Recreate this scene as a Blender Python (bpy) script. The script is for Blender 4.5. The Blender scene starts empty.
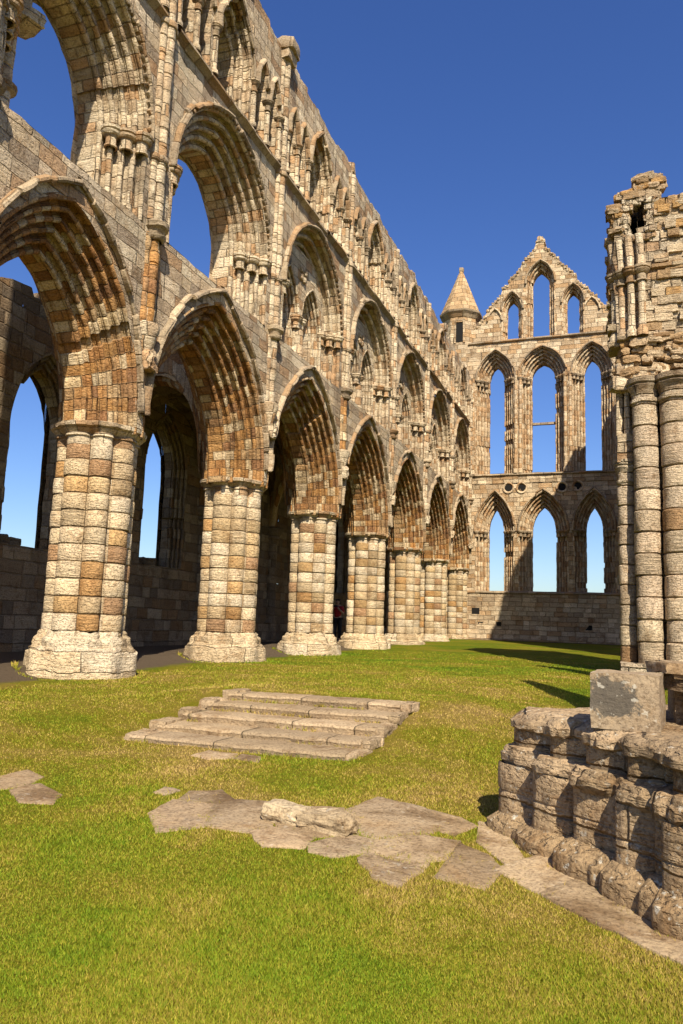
import bpy, math, random
import numpy as np
from mathutils import Vector, Matrix, noise
R = math.radians
rnd = random.Random(7)
scene = bpy.context.scene
COL = scene.collection

# ------------------------------------------------------------------ materials
class NT:
    def __init__(self, name):
        self.m = bpy.data.materials.new(name); self.m.use_nodes = True
        self.t = self.m.node_tree; self.n = self.t.nodes; self.n.clear()
    def node(self, typ, **kw):
        n = self.n.new(typ)
        for k, v in kw.items(): setattr(n, k, v)
        return n
    def put(self, sock, v):
        if hasattr(v, 'is_output'): self.t.links.new(v, sock)
        else: sock.default_value = v
    def math(self, op, a, b=0.0, c=0.0, clamp=False):
        n = self.node('ShaderNodeMath', operation=op, use_clamp=clamp)
        for s, v in zip(n.inputs, (a, b, c)): self.put(s, v)
        return n.outputs[0]
    def vmath(self, op, a, b=(0, 0, 0)):
        n = self.node('ShaderNodeVectorMath', operation=op)
        self.put(n.inputs[0], a)
        if op == 'SCALE': self.put(n.inputs['Scale'], b)
        else: self.put(n.inputs[1], b)
        return n.outputs[0]
    def comb(self, x, y, z=0.0):
        n = self.node('ShaderNodeCombineXYZ')
        for s, v in zip(n.inputs, (x, y, z)): self.put(s, v)
        return n.outputs[0]
    def noise(self, vec, scale, detail=4.0, rough=.6, dist=0.0):
        n = self.node('ShaderNodeTexNoise'); self.put(n.inputs['Vector'], vec)
        n.inputs['Scale'].default_value = scale; n.inputs['Detail'].default_value = detail
        n.inputs['Roughness'].default_value = rough; n.inputs['Distortion'].default_value = dist
        return n.outputs[0]
    def ss(self, v, a, b, to0=0.0, to1=1.0):
        n = self.node('ShaderNodeMapRange', interpolation_type='SMOOTHSTEP')
        self.put(n.inputs[0], v); n.inputs[1].default_value = a; n.inputs[2].default_value = b
        n.inputs[3].default_value = to0; n.inputs[4].default_value = to1
        return n.outputs[0]
    def mix(self, f, a, b, mode='MIX'):
        n = self.node('ShaderNodeMix', data_type='RGBA', blend_type=mode)
        self.put(n.inputs[0], f); self.put(n.inputs[6], a); self.put(n.inputs[7], b)
        return n.outputs[2]
    def ramp(self, f, stops, interp='LINEAR'):
        n = self.node('ShaderNodeValToRGB'); cr = n.color_ramp; cr.interpolation = interp
        while len(cr.elements) > 1: cr.elements.remove(cr.elements[-1])
        cr.elements[0].position = stops[0][0]; cr.elements[0].color = (*stops[0][1], 1)
        for p, c in stops[1:]:
            e = cr.elements.new(p); e.color = (*c, 1)
        self.put(n.inputs[0], f); return n.outputs[0]
    def done(self, color, rough=.9, bump=None, bump_d=.02, bump_s=1.0, spec=.25):
        b = self.node('ShaderNodeBsdfPrincipled'); o = self.node('ShaderNodeOutputMaterial')
        self.put(b.inputs['Base Color'], color); self.put(b.inputs['Roughness'], rough)
        b.inputs['Specular IOR Level'].default_value = spec
        if bump is not None:
            bn = self.node('ShaderNodeBump'); bn.inputs['Strength'].default_value = bump_s
            bn.inputs['Distance'].default_value = bump_d; self.put(bn.inputs['Height'], bump)
            self.t.links.new(bn.outputs[0], b.inputs['Normal'])
        self.t.links.new(b.outputs[0], o.inputs[0]); return self.m

def stone(name, pal, h=.29, w=.5, off=.5, mortar=(.16, .115, .075), joint=.011, strata=.5, lichen=.25, white=0.0, bump=.03, tint=(1.03, .985, .90), wob=.02, dark=(.085, .07, .055), shade=(.74, 1.18), streak=.32, patch=None, soft=.25, band=1.0):
    """ashlar: courses of height h and stones of width w read from a UV map in metres"""
    t = NT(name)
    uv = t.node('ShaderNodeUVMap'); uv.uv_map = 'UV'; uv = uv.outputs[0]
    pos = t.node('ShaderNodeNewGeometry').outputs['Position']
    seed = t.math('MULTIPLY', t.node('ShaderNodeObjectInfo').outputs['Random'], 731.0)
    nz = t.node('ShaderNodeTexNoise'); t.put(nz.inputs['Vector'], pos); nz.inputs['Scale'].default_value = 4.0
    nz.inputs['Detail'].default_value = 3.0
    wv = t.vmath('SCALE', t.vmath('SUBTRACT', nz.outputs['Color'], (.5, .5, .5)), wob * 2)
    uv2 = t.vmath('ADD', uv, wv)
    sep = t.node('ShaderNodeSeparateXYZ'); t.put(sep.inputs[0], uv2)
    v = t.math('DIVIDE', sep.outputs[1], h); row = t.math('FLOOR', v); fv = t.math('SUBTRACT', v, row)
    wn0 = t.node('ShaderNodeTexWhiteNoise', noise_dimensions='2D'); t.put(wn0.inputs['Vector'], t.comb(row, seed))
    u = t.math('ADD', t.math('DIVIDE', sep.outputs[0], w), t.math('MULTIPLY', wn0.outputs['Value'], off * 7.0))
    if off > 0: u = t.math('ADD', u, t.math('MULTIPLY', t.math('SINE', t.math('MULTIPLY_ADD', u, 2.1, t.math('MULTIPLY', row, 3.7))), .28))
    col = t.math('FLOOR', u); fu = t.math('SUBTRACT', u, col)
    wn = t.node('ShaderNodeTexWhiteNoise', noise_dimensions='3D'); t.put(wn.inputs['Vector'], t.comb(col, row, seed))
    rs = t.node('ShaderNodeSeparateColor'); t.put(rs.inputs[0], wn.outputs['Color'])
    r1, r2, r3 = rs.outputs
    eu = t.math('MULTIPLY', t.math('MINIMUM', fu, t.math('SUBTRACT', 1.0, fu)), w)
    ev = t.math('MULTIPLY', t.math('MINIMUM', fv, t.math('SUBTRACT', 1.0, fv)), h)
    e = t.math('MINIMUM', eu, ev)
    fine = t.noise(pos, 38, 5, .7); mid = t.noise(pos, 7, 5, .65); big = t.noise(pos, .55, 4, .6)
    ej = t.math('ADD', e, t.math('MULTIPLY', t.math('SUBTRACT', mid, .5), .03))
    jm = t.ss(ej, joint * .3, joint * 1.5)                          # 0 in the joint, 1 on the stone
    soft_n = t.noise(pos, 1.9, 4, .7)
    jm = t.math('MAXIMUM', jm, t.ss(soft_n, .36, .66, soft, .92))
    stops = [(i / len(pal), c) for i, c in enumerate(pal)]
    c = t.ramp(r1, stops, 'CONSTANT')
    c = t.mix(1.0, c, t.ramp(t.math('ADD', t.math('MULTIPLY', r2, .6), t.math('MULTIPLY', mid, .4)), [(.1, (shade[0],) * 3), (.9, (shade[1],) * 3)]), 'MULTIPLY')
    # banding inside the sandstone
    st = t.noise(t.vmath('ADD', t.vmath('MULTIPLY', pos, (2.0, 2.0, 22.0)), t.comb(t.math('MULTIPLY', r1, 40.0), 0.0, t.math('MULTIPLY', r2, 90.0))), 1.0, 5, .62, .6)
    c = t.mix(t.math('MULTIPLY', t.ss(st, .45, .75), .35 * band), c, t.mix(1.0, c, (.62, .48, .34, 1), 'MULTIPLY'))
    c = t.mix(t.ss(fine, .35, .7, .0, .55), c, t.mix(1.0, c, (1.22, 1.16, 1.05, 1), 'MULTIPLY'))
    c = t.mix(t.ss(fine, .54, .34, .0, .7), c, t.mix(1.0, c, (.42, .36, .31, 1), 'MULTIPLY'))
    blot = t.noise(pos, 3.1, 6, .72, .5)
    c = t.mix(t.ss(blot, .50, .66, 0, .7), c, t.mix(1.0, c, (.60, .50, .40, 1), 'MULTIPLY'))
    c = t.mix(t.ss(blot, .46, .30, 0, .5), c, t.mix(.5, c, t.mix(1.0, c, (1.30, 1.22, 1.08, 1), 'MULTIPLY')))
    lm = t.math('MULTIPLY', t.ss(t.math('ADD', t.math('MULTIPLY', big, .55), t.math('MULTIPLY', mid, .45)), .50, .66), lichen * 2.2, clamp=True)
    c = t.mix(lm, c, t.mix(t.ss(fine, .3, .7), (*dark, 1), tuple(x * 2.2 for x in dark) + (1,)))
    if streak > 0:
        sk = t.noise(t.vmath('MULTIPLY', pos, (1.5, 1.5, .28)), 1.0, 5, .68, .3)
        c = t.mix(t.math('MULTIPLY', t.ss(sk, .47, .68), streak), c, t.mix(1.0, c, (.50, .44, .38, 1), 'MULTIPLY'))
        c = t.mix(t.math('MULTIPLY', t.ss(sk, .47, .3), streak * .6), c, t.mix(1.0, c, (1.18, 1.08, .92, 1), 'MULTIPLY'))
    if patch:
        sx = t.node('ShaderNodeSeparateXYZ'); t.put(sx.inputs[0], pos)
        ax = t.math('DIVIDE', t.math('SUBTRACT', sx.outputs[0], patch[0]), patch[2]); az = t.math('DIVIDE', t.math('SUBTRACT', sx.outputs[2], patch[1]), patch[3])
        rr_ = t.math('SQRT', t.math('ADD', t.math('MULTIPLY', ax, ax), t.math('MULTIPLY', az, az)))
        rr_ = t.math('ADD', rr_, t.math('MULTIPLY', t.math('SUBTRACT', t.noise(pos, 14, 5, .7), .5), 1.9))
        c = t.mix(t.ss(rr_, 1.05, .85, 0, .85), c, (.075, .07, .062, 1))
    if white > 0:
        wl = t.math('MULTIPLY', t.ss(t.noise(pos, 21, 4, .6), .60, .66), t.ss(t.noise(pos, 2.2, 2, .5), .42, .58))
        c = t.mix(t.math('MULTIPLY', wl, white), c, (.5, .48, .42, 1))
    c = t.mix(jm, (*mortar, 1), c)
    if tint != (1, 1, 1): c = t.mix(1.0, c, (*tint, 1), 'MULTIPLY')
    pit = t.ss(t.noise(t.vmath('MULTIPLY', pos, (1.0, 1.0, 2.4)), 15, 3, .5), .36, .5)
    ero = t.math('MULTIPLY', t.math('SUBTRACT', st, .5), t.math('MULTIPLY', t.math('POWER', r3, 1.6), strata * 3.4))
    hgt = t.math('ADD', t.math('MULTIPLY', t.ss(ej, 0.0, joint * 2.6), 1.0), t.math('MULTIPLY', fine, .35))
    hgt = t.math('ADD', hgt, t.math('MULTIPLY', mid, .6)); hgt = t.math('ADD', hgt, t.math('MULTIPLY', pit, strata * .5))
    hgt = t.math('ADD', hgt, ero)
    hgt = t.math('ADD', hgt, t.math('MULTIPLY', r2, .45))
    return t.done(c, .92, hgt, bump, 1.0, .15)

CREAM, CREAM2, TAN, ORANGE, RUST, PALE = (.62, .52, .37), (.54, .44, .30), (.46, .35, .22), (.40, .22, .085), (.27, .145, .08), (.66, .58, .45)
M = {}
M['pier'] = stone('pier_stone', [CREAM, (.48, .33, .17), PALE, CREAM2, (.60, .50, .36), (.5, .39, .25), PALE, CREAM, (.53, .41, .25), CREAM2, (.45, .28, .13), CREAM, PALE, CREAM2, (.40, .26, .155), (.58, .47, .31)], h=.2825, w=.45, off=0, strata=.8, lichen=.05, bump=.044, joint=.008, wob=.018, soft=.0, streak=.3)
M['plinth'] = stone('plinth_stone', [CREAM, PALE, CREAM2, CREAM, (.56, .46, .32)], h=.33, w=1.5, strata=.9, lichen=.06, bump=.04, joint=.006, mortar=(.26, .2, .13))
M['arch'] = stone('arch_stone', mortar=(.2, .14, .085), streak=.6, pal= [(.43, .25, .11), (.37, .20, .085), CREAM2, (.46, .31, .17), (.28, .155, .08), (.56, .45, .29), (.41, .23, .09), (.33, .19, .09), (.47, .34, .20), CREAM, (.35, .22, .12), (.44, .26, .11)], h=.26, w=.42, off=.4, strata=.7, lichen=.14, bump=.036, joint=.007)
M['wall'] = stone('upper_wall_stone', mortar=(.21, .155, .10), joint=.006, soft=.4, pal= [(0.509, 0.431, 0.332), (0.569, 0.490, 0.382), (0.426, 0.347, 0.259), (0.617, 0.548, 0.430), (0.429, 0.301, 0.193), (0.535, 0.466, 0.367), (0.359, 0.300, 0.236), (0.576, 0.478, 0.350)], h=.245, w=.50, lichen=.22, bump=.045)
M['mould'] = stone('upper_moulding_stone', mortar=(.22, .165, .11), streak=.38, pal= [(0.524, 0.442, 0.330), (0.607, 0.526, 0.403), (0.451, 0.359, 0.257), (0.632, 0.561, 0.439), (0.456, 0.313, 0.191), (0.549, 0.478, 0.365)], h=.26, w=.40, off=.4, lichen=.25, bump=.036, joint=.007)
M['string'] = stone('string_stone', [(.36, .30, .22), (.42, .35, .26), (.30, .25, .19), (.33, .23, .14)], h=.5, w=.6, lichen=.3, bump=.02)
M['east'] = stone('east_wall_stone', [(0.525, 0.416, 0.288), (0.465, 0.336, 0.208), (0.585, 0.496, 0.368), (0.419, 0.291, 0.172), (0.561, 0.462, 0.334), (0.391, 0.313, 0.224), (0.608, 0.520, 0.392), (0.470, 0.382, 0.273)], h=.24, w=.46, lichen=.14, bump=.042, mortar=(.22, .165, .105), joint=.008)
M['eastm'] = stone('east_moulding_stone', [(0.561, 0.462, 0.334), (0.487, 0.349, 0.220), (0.608, 0.520, 0.392), (0.429, 0.291, 0.173), (0.538, 0.440, 0.321)], h=.27, w=.4, off=.4, lichen=.12, bump=.032, joint=.007, mortar=(.22, .165, .105))
M['cone'] = stone('cone_stone', [(.48, .35, .21), (.42, .29, .16), (.51, .40, .26), (.45, .33, .2)], h=.28, w=.4, lichen=.05, bump=.03)
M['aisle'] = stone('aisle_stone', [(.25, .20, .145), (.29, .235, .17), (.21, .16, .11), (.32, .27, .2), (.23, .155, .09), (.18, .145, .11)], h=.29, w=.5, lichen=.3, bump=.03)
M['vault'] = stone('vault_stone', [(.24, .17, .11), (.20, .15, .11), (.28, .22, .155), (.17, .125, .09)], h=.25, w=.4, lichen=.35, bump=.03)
M['drum'] = stone('pale_drum_stone', [(.56, .48, .37), (.60, .51, .40), (.55, .46, .35), (.58, .49, .37), (.53, .44, .33), (.60, .52, .40), (.57, .47, .36), (.42, .28, .16), (.56, .48, .36), (.6, .5, .39), (.54, .46, .35)], h=.46, w=3.0, off=0, strata=.95, lichen=.04, bump=.05, joint=.012, wob=.012)
M['frag'] = stone('grey_wall_stone', [(0.501, 0.430, 0.330), (0.557, 0.491, 0.386), (0.412, 0.335, 0.250), (0.602, 0.535, 0.431), (0.427, 0.304, 0.199), (0.491, 0.424, 0.329)], h=.235, w=.48, lichen=.28, bump=.075, mortar=(.13, .10, .065), streak=.6)
M['rubble'] = stone('rubble_stone', [(.42, .33, .23), (.47, .38, .27), (.35, .25, .15), (.50, .42, .31), (.40, .26, .12)], h=9, w=9, lichen=.2, bump=.05)
M['stump'] = stone('stump_stone', [(.37, .28, .18), (.41, .315, .21), (.335, .25, .155), (.43, .335, .225)], h=.34, w=9, off=.3, lichen=.2, streak=.4, white=.85, bump=.055, strata=.55, joint=.006, mortar=(.12, .095, .07))
M['ledge'] = stone('ledge_stone', [(.345, .265, .175), (.38, .295, .20), (.315, .24, .155)], h=9, w=1.1, off=.3, lichen=.2, white=.6, bump=.04, strata=.6)
M['block'] = stone('block_stone', [(.37, .30, .215)], h=9, w=9, off=0, lichen=.12, white=.6, bump=.02, strata=.08, patch=(-.10, .49, .17, .12))
M['darkrubble'] = stone('dark_rubble_stone', [(.30, .24, .17), (.36, .29, .21), (.22, .17, .12)], h=9, w=9, lichen=.4, white=.4, bump=.05)
M['slab'] = stone('slab_stone', [(.33, .255, .17), (.37, .29, .195), (.295, .225, .145), (.36, .285, .195)], h=9, w=9, off=0, lichen=.4, white=.3, bump=.035, strata=0.0, band=0.0, streak=1.0, dark=(.13, .10, .07))
M['step'] = stone('step_stone', [(.33, .26, .175), (.365, .29, .20), (.30, .235, .155)], h=9, w=1.15, off=.7, lichen=.25, bump=.035, strata=.1, band=.2, joint=.005, mortar=(.2, .16, .09), dark=(.12, .095, .06))
M['lump'] = stone('lump_stone', [(.44, .37, .26), (.42, .34, .23)], h=9, w=9, lichen=.06, white=.5, bump=.03, strata=.2)

def plain(name, c, rough=.8, var=.25, sc=20):
    t = NT(name); pos = t.node('ShaderNodeNewGeometry').outputs['Position']
    f = t.noise(pos, sc, 4, .6)
    return t.done(t.mix(f, tuple(x * (1 - var) for x in c) + (1,), tuple(x * (1 + var) for x in c) + (1,)), rough, f, .004)
M['skin'] = plain('skin', (.42, .25, .18), .6, .06); M['hair'] = plain('dark_hair', (.02, .015, .012), .6)
M['red'] = plain('red_cloth', (.33, .02, .025)); M['black'] = plain('black_cloth', (.018, .018, .02)); M['dark'] = plain('dark_void', (.006, .005, .004))  # last one: near-black colour standing in for the shade inside openings

def grass_color(t):
    pos = t.node('ShaderNodeNewGeometry').outputs['Position']
    a = t.noise(pos, .42, 4, .6, .4); b = t.noise(pos, 2.3, 4, .65); f = t.noise(pos, 9.0, 3, .6)
    s = t.math('ADD', t.math('MULTIPLY_ADD', t.math('SUBTRACT', a, .5), .65, .285), t.math('ADD', t.math('MULTIPLY', b, .3), t.math('MULTIPLY', f, .15)))
    px = t.node('ShaderNodeSeparateXYZ'); t.put(px.inputs[0], pos)
    # the turf by the steps and the middle of the lawn is parched, the far end is greener
    dry = t.math('MULTIPLY', t.ss(px.outputs[1], 3.0, 7.0), t.ss(px.outputs[1], 17.0, 10.0))
    s = t.math('ADD', s, t.math('MULTIPLY', dry, .055))
    s = t.math('SUBTRACT', s, t.ss(px.outputs[1], 10.0, 20.0, 0.0, .06))
    return s, pos
def make_ground():
    t = NT('lawn_soil'); s, pos = grass_color(t)
    c = t.ramp(s, [(.34, (.10, .148, .004)), (.44, (.158, .172, .006)), (.53, (.215, .182, .012)), (.61, (.27, .195, .035)), (.70, (.33, .215, .07))])
    fine = t.noise(t.vmath('MULTIPLY', pos, (1, 1, .3)), 60, 5, .75); fine2 = t.noise(pos, 22, 4, .7)
    c = t.mix(t.ss(fine, .3, .7, .75, 0), c, t.mix(1.0, c, (.45, .5, .4, 1), 'MULTIPLY'))
    c = t.mix(t.ss(fine2, .42, .7, 0, .5), c, t.mix(1.0, c, (1.25, 1.15, 1.2, 1), 'MULTIPLY'))
    # bare trodden earth along the foot of the arcade and in the aisle
    px = t.node('ShaderNodeSeparateXYZ'); t.put(px.inputs[0], pos)
    xx = t.math('ADD', px.outputs[0], t.math('MULTIPLY', t.math('SUBTRACT', t.noise(pos, 1.3, 4, .6), .5), 1.4))
    yy = t.math('ADD', px.outputs[1], t.math('MULTIPLY', t.math('SUBTRACT', t.noise(pos, 1.7, 4, .6), .5), 1.0))
    em = t.math('MULTIPLY', t.math('MAXIMUM', t.ss(xx, -8.35, -8.75), t.ss(yy, 39.7, 40.1)), t.ss(px.outputs[0], -13.5, -12.9))
    c = t.mix(em, c, t.mix(fine2, (.075, .054, .034, 1), (.15, .11, .07, 1)))
    return t.done(c, .95, t.math('ADD', fine, t.math('MULTIPLY', fine2, 1.2)), .035, 1.0, .1)
M['ground'] = make_ground()
def make_blades():
    t = NT('grass_blades'); s, pos = grass_color(t)
    at = t.node('ShaderNodeAttribute'); at.attribute_name = 'blade'
    sp = t.node('ShaderNodeSeparateColor'); t.put(sp.inputs[0], at.outputs['Color'])
    s2 = t.math('ADD', s, t.math('MULTIPLY', t.math('SUBTRACT', sp.outputs[0], .5), .22))
    c = t.ramp(s2, [(.34, (.11, .18, .005)), (.44, (.17, .203, .008)), (.53, (.235, .21, .016)), (.61, (.31, .228, .04)), (.70, (.39, .265, .09))])
    c = t.mix(1.0, c, t.ramp(sp.outputs[1], [(0, (.75,) * 3), (1, (1.25,) * 3)]), 'MULTIPLY')
    return t.done(c, .7, None, spec=.2)
M['blades'] = make_blades()

# ------------------------------------------------------------------ mesh builder
def adopt(ob, parent):
    """parent a mesh written in world coordinates under a thing (or part) without moving it"""
    ob.parent = parent; ob.matrix_parent_inverse = base_of(parent)
def base_of(o):
    return Matrix.Translation(-Vector(o.location)) if o.parent is None else Matrix.Identity(4)

class MB:
    def __init__(self): self.v = []; self.f = []; self.uv = []
    def grid(self, P, U, flip=False, close=False):
        """P[i][j] points, U[i][j] uvs"""
        b = len(self.v); n = len(P[0]); m = len(P)
        for row in P: self.v.extend(row)
        for i in range(m - 1):
            for j in range(n - 1):
                q = (b + i * n + j, b + i * n + j + 1, b + (i + 1) * n + j + 1, b + (i + 1) * n + j)
                w = (U[i][j], U[i][j + 1], U[i + 1][j + 1], U[i + 1][j])
                if flip: q = q[::-1]; w = w[::-1]
                self.f.append(q); self.uv.extend(w)
    def poly(self, pts, uvs):
        b = len(self.v); self.v.extend(pts); self.f.append(tuple(range(b, b + len(pts)))); self.uv.extend(uvs)
    def rect(self, fn, a0, a1, b0, b1, step=.4, uvo=(0, 0), flip=False):
        """fn(a,b)->point; uv = (a,b) metres"""
        na = max(1, round(abs(a1 - a0) / step)); nb = max(1, round(abs(b1 - b0) / step))
        A = [a0 + (a1 - a0) * i / na for i in range(na + 1)]; B = [b0 + (b1 - b0) * j / nb for j in range(nb + 1)]
        self.grid([[fn(a, b) for b in B] for a in A], [[(a + uvo[0], b + uvo[1]) for b in B] for a in A], flip)
    def box(self, F, u0, u1, z0, z1, d0, d1, step=.5):
        """box in a wall frame F(u,z,d)"""
        for d, fl in ((d0, 0), (d1, 1)): self.rect(lambda u, z: F(u, z, d), u0, u1, z0, z1, step, flip=fl)
        for u, fl in ((u0, 1), (u1, 0)): self.rect(lambda d, z: F(u, z, d), d0, d1, z0, z1, step, (u, 0), flip=fl)
        for z, fl in ((z0, 1), (z1, 0)): self.rect(lambda u, d: F(u, z, d), u0, u1, d0, d1, step, (0, z), flip=fl)
    def lathe(self, cx, cy, prof, n=20, a0=0, a1=2 * math.pi, w=None, h=None):
        P = []; U = []
        for z, r in prof:
            P.append([(cx + r * math.cos(a0 + (a1 - a0) * i / n), cy + r * math.sin(a0 + (a1 - a0) * i / n), z) for i in range(n + 1)])
            U.append([((w if w else 1.0) * .999 * i / n, z) for i in range(n + 1)])
        self.grid(P, U)
    def block(self, c, s, rot=(0, 0, 0), seed=0, k=4, round_=.25, rough=.08):
        """a weathered stone: a rounded box pushed about by noise"""
        rm = Matrix.Rotation(rot[2], 3, 'Z') @ Matrix.Rotation(rot[1], 3, 'Y') @ Matrix.Rotation(rot[0], 3, 'X')
        c = Vector(c); off = Vector((seed * 3.1, seed * 7.7, seed * 1.3)); mx = max(s)
        for ax in range(3):
            for sg in (-1, 1):
                P = []; U = []
                for i in range(k + 1):
                    row = []; ur = []
                    for j in range(k + 1):
                        a, b = -1 + 2 * i / k, -1 + 2 * j / k
                        p = [0, 0, 0]; p[ax] = sg; p[(ax + 1) % 3] = a; p[(ax + 2) % 3] = b
                        p = Vector(p); q = p.normalized() * 1.2
                        p = p.lerp(q, round_)
                        nn = noise.noise_vector(p * 1.3 + off)
                        p = Vector((p.x * s[0] / 2, p.y * s[1] / 2, p.z * s[2] / 2)) + nn * rough * mx + noise.noise_vector(p * 3.7 + off) * rough * .4 * mx
                        p = rm @ p + c
                        row.append(tuple(p)); ur.append((seed * .37 + a * .2, seed * .73 + b * .2))
                    P.append(row); U.append(ur)
                self.grid(P, U, flip=(sg < 0))
    def build(self, name, mat, parent=None, smooth=35, disp=.012, dscale=2.3, merge=True):
        me = bpy.data.meshes.new(name)
        v = self.v
        if disp:
            o = []
            for p in v:
                q = Vector(p); a = noise.noise_vector(q * dscale); b = noise.noise_vector(q * dscale * 4.1)
                o.append((p[0] + a.x * disp + b.x * disp * .5, p[1] + a.y * disp + b.y * disp * .5, p[2] + a.z * disp * .6 + b.z * disp * .4))
            v = o
        me.from_pydata(v, [], self.f)
        uvl = me.uv_layers.new(name='UV')
        uvl.data.foreach_set('uv', np.array(self.uv, dtype=np.float32).ravel())
        if merge:
            import bmesh
            bm = bmesh.new(); bm.from_mesh(me); bmesh.ops.remove_doubles(bm, verts=bm.verts, dist=.0008); bm.to_mesh(me); bm.free()
        if smooth:
            me.shade_smooth(); me.set_sharp_from_angle(angle=R(smooth))
        me.materials.append(M[mat] if isinstance(mat, str) else mat)
        ob = bpy.data.objects.new(name, me); COL.objects.link(ob)
        if parent is not None: adopt(ob, parent)
        return ob

def thing(name, label, cat, loc=(0, 0, 0), group=None):
    o = bpy.data.objects.new(name, None); COL.objects.link(o); o.location = loc; o.empty_display_size = .3
    o['label'] = label; o['category'] = cat; o['kind'] = 'thing'
    if group: o['group'] = group
    return o
def tag(o, label, cat, group=None, kind='thing'):
    o['label'] = label; o['category'] = cat; o['kind'] = kind
    if group: o['group'] = group
    return o

# ------------------------------------------------------------------ gothic helpers (F(u,z,d) maps wall coordinates to the world)
def arch_geo(a, rise): return (rise * rise - a * a) / (2 * a)      # offset of the arc centres beyond the axis
def lower_fn(c, a, zs, cc, z0):
    Rr = a + cc
    def f(u):
        x = abs(u - c)
        if x >= a: return z0
        return zs + math.sqrt(max(0, Rr * Rr - (x + cc) ** 2))
    return f
def panel(mb, F, u0, u1, c, a, zs, cc, z0, ztop, d, du=.16, dz=.5, flip=False, cap=None):
    """wall face with an arched opening; ztop(u); cap = depth of a top face"""
    lo = lower_fn(c, a, zs, cc, z0)
    us = []
    def seg(s, e):
        n = max(1, round((e - s) / du)); return [s + (e - s) * i / n for i in range(n + 1)]
    spans = []
    if u0 < c - a: spans.append((seg(u0, c - a), lambda u: z0))
    ang = [i / 14 for i in range(15)]
    tm = math.acos(cc / (a + cc)) if cc > 0 else math.pi / 2
    Lh = [c + cc - (a + cc) * math.cos(t * tm) for t in ang]
    spans.append((Lh, lo)); spans.append(([2 * c - x for x in Lh[::-1]], lo))
    if u1 > c + a: spans.append((seg(c + a, u1), lambda u: z0))
    for S, l in spans:
        for s, e in zip(S[:-1], S[1:]):
            if e - s < 1e-6: continue
            if l is lo: l0, l1 = lo(min(max(s, c - a + 1e-9), c + a - 1e-9)), lo(min(max(e, c - a + 1e-9), c + a - 1e-9))
            else: l0 = l1 = z0
            t0, t1 = ztop(s), ztop(e)
            n = max(1, round((max(t0, t1) - min(l0, l1)) / dz))
            P = [[F(s, l0 + (t0 - l0) * k / n, d) for k in range(n + 1)], [F(e, l1 + (t1 - l1) * k / n, d) for k in range(n + 1)]]
            U = [[(s, l0 + (t0 - l0) * k / n) for k in range(n + 1)], [(e, l1 + (t1 - l1) * k / n) for k in range(n + 1)]]
            mb.grid(P, U, flip)
            if cap:
                mb.grid([[F(s, t0, d), F(s, t0, d + cap)], [F(e, t1, d), F(e, t1, d + cap)]], [[(s, 0), (s, cap)], [(e, 0), (e, cap)]], not flip)
def roll(i, d, r):
    """roll moulding on a convex corner at inset i, depth d: list of (i,d)"""
    P = [(i - 2.0 * r, d), (i - 1.75 * r, d + .55 * r)]
    cx, cd = i - .62 * r, d + .62 * r
    for k in range(7):
        t = math.pi + .35 * math.pi * (-1 + 0) + (1.9 * math.pi * .62) * k / 6
        ang = math.radians(200 + 230 * k / 6)                       # sweeps from -i through -d to +i
        P.append((cx + r * math.cos(ang) * 1.0, cd + r * math.sin(ang) * 1.0))
    P += [(i - .55 * r, d + 1.75 * r), (i, d + 2.0 * r)]
    return P
def orders(n, T, D, W, r=.07, back=0):
    """stepped and moulded jamb: n orders, total inset T over depth D, then a soffit W deep"""
    P = [(-.10, 0.0), (0, 0)] if n == 0 else []
    s, t = T / n, D / n
    for k in range(n):
        P += [(p, q) for p, q in roll(k * s, k * t, r)]
        P += [(k * s - .03, (k + .66) * t), (k * s - .01, (k + .98) * t + .03), (k * s + .30 * s, (k + 1) * t + .035), (k * s + .42 * s, (k + 1) * t)]
    P += roll(T, D, r)
    P += [(T, D + W * .5), (T, D + W)]
    if back:
        P += [(T - back * .5, D + W), (T - back * .5, D + W + .2), (T - back, D + W + .2), (T - back, D + W + .42)]
    return P
def sweep(mb, F, c, a, cc, zs, z0, prof, h=.3, jit=.012, groove=.012, seed=0, sides=(-1, 1), legs=True, broken=None):
    rr = random.Random(seed)
    ul = [0]
    for p, q in zip(prof[:-1], prof[1:]): ul.append(ul[-1] + math.hypot(q[0] - p[0], q[1] - p[1]))
    Rr = a + cc
    tm = math.acos(min(1, cc / Rr))
    nv = max(3, round(Rr * tm / h)); nj = max(1, round((zs - z0) / h)) if legs and zs > z0 else 0
    for s in sides:
        rings = []; vs = []
        for k in range(nj + nv):
            ji, jd = rr.uniform(-1, 1) * jit, rr.uniform(-1, 1) * jit
            if broken and rr.random() < broken: ji -= .05; jd += .05
            for fr, g in ((.0, 1), (.05, 0), (.5, 0), (.95, 0)) + (((1.0, 1),) if k == nj + nv - 1 else ()):
                row = []
                for i, d in prof:
                    i2, d2 = i + ji - g * groove, d + jd + g * groove * .6
                    if k < nj:
                        z = z0 + (zs - z0) * (k + fr) / nj; u = c + s * (a - i2)
                    else:
                        t = (k - nj + fr) / nv
                        R2 = max(Rr - i2, cc + .001); th = t * math.acos(min(1, cc / R2))
                        u = c - s * cc + s * R2 * math.cos(th); z = zs + R2 * math.sin(th)
                    row.append(F(u, z, d2))
                rings.append(row); vs.append((k + min(fr, .999)) * h)
        mb.grid(rings, [[(uu, v + (50 if s > 0 else 0) * h) for uu in ul] for v in vs], flip=(s < 0))
HOOD = [(-.01, .0), (-.01, -.05), (.0, -.09), (-.03, -.12), (-.07, -.11), (-.10, -.05), (-.11, .0)]
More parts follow.
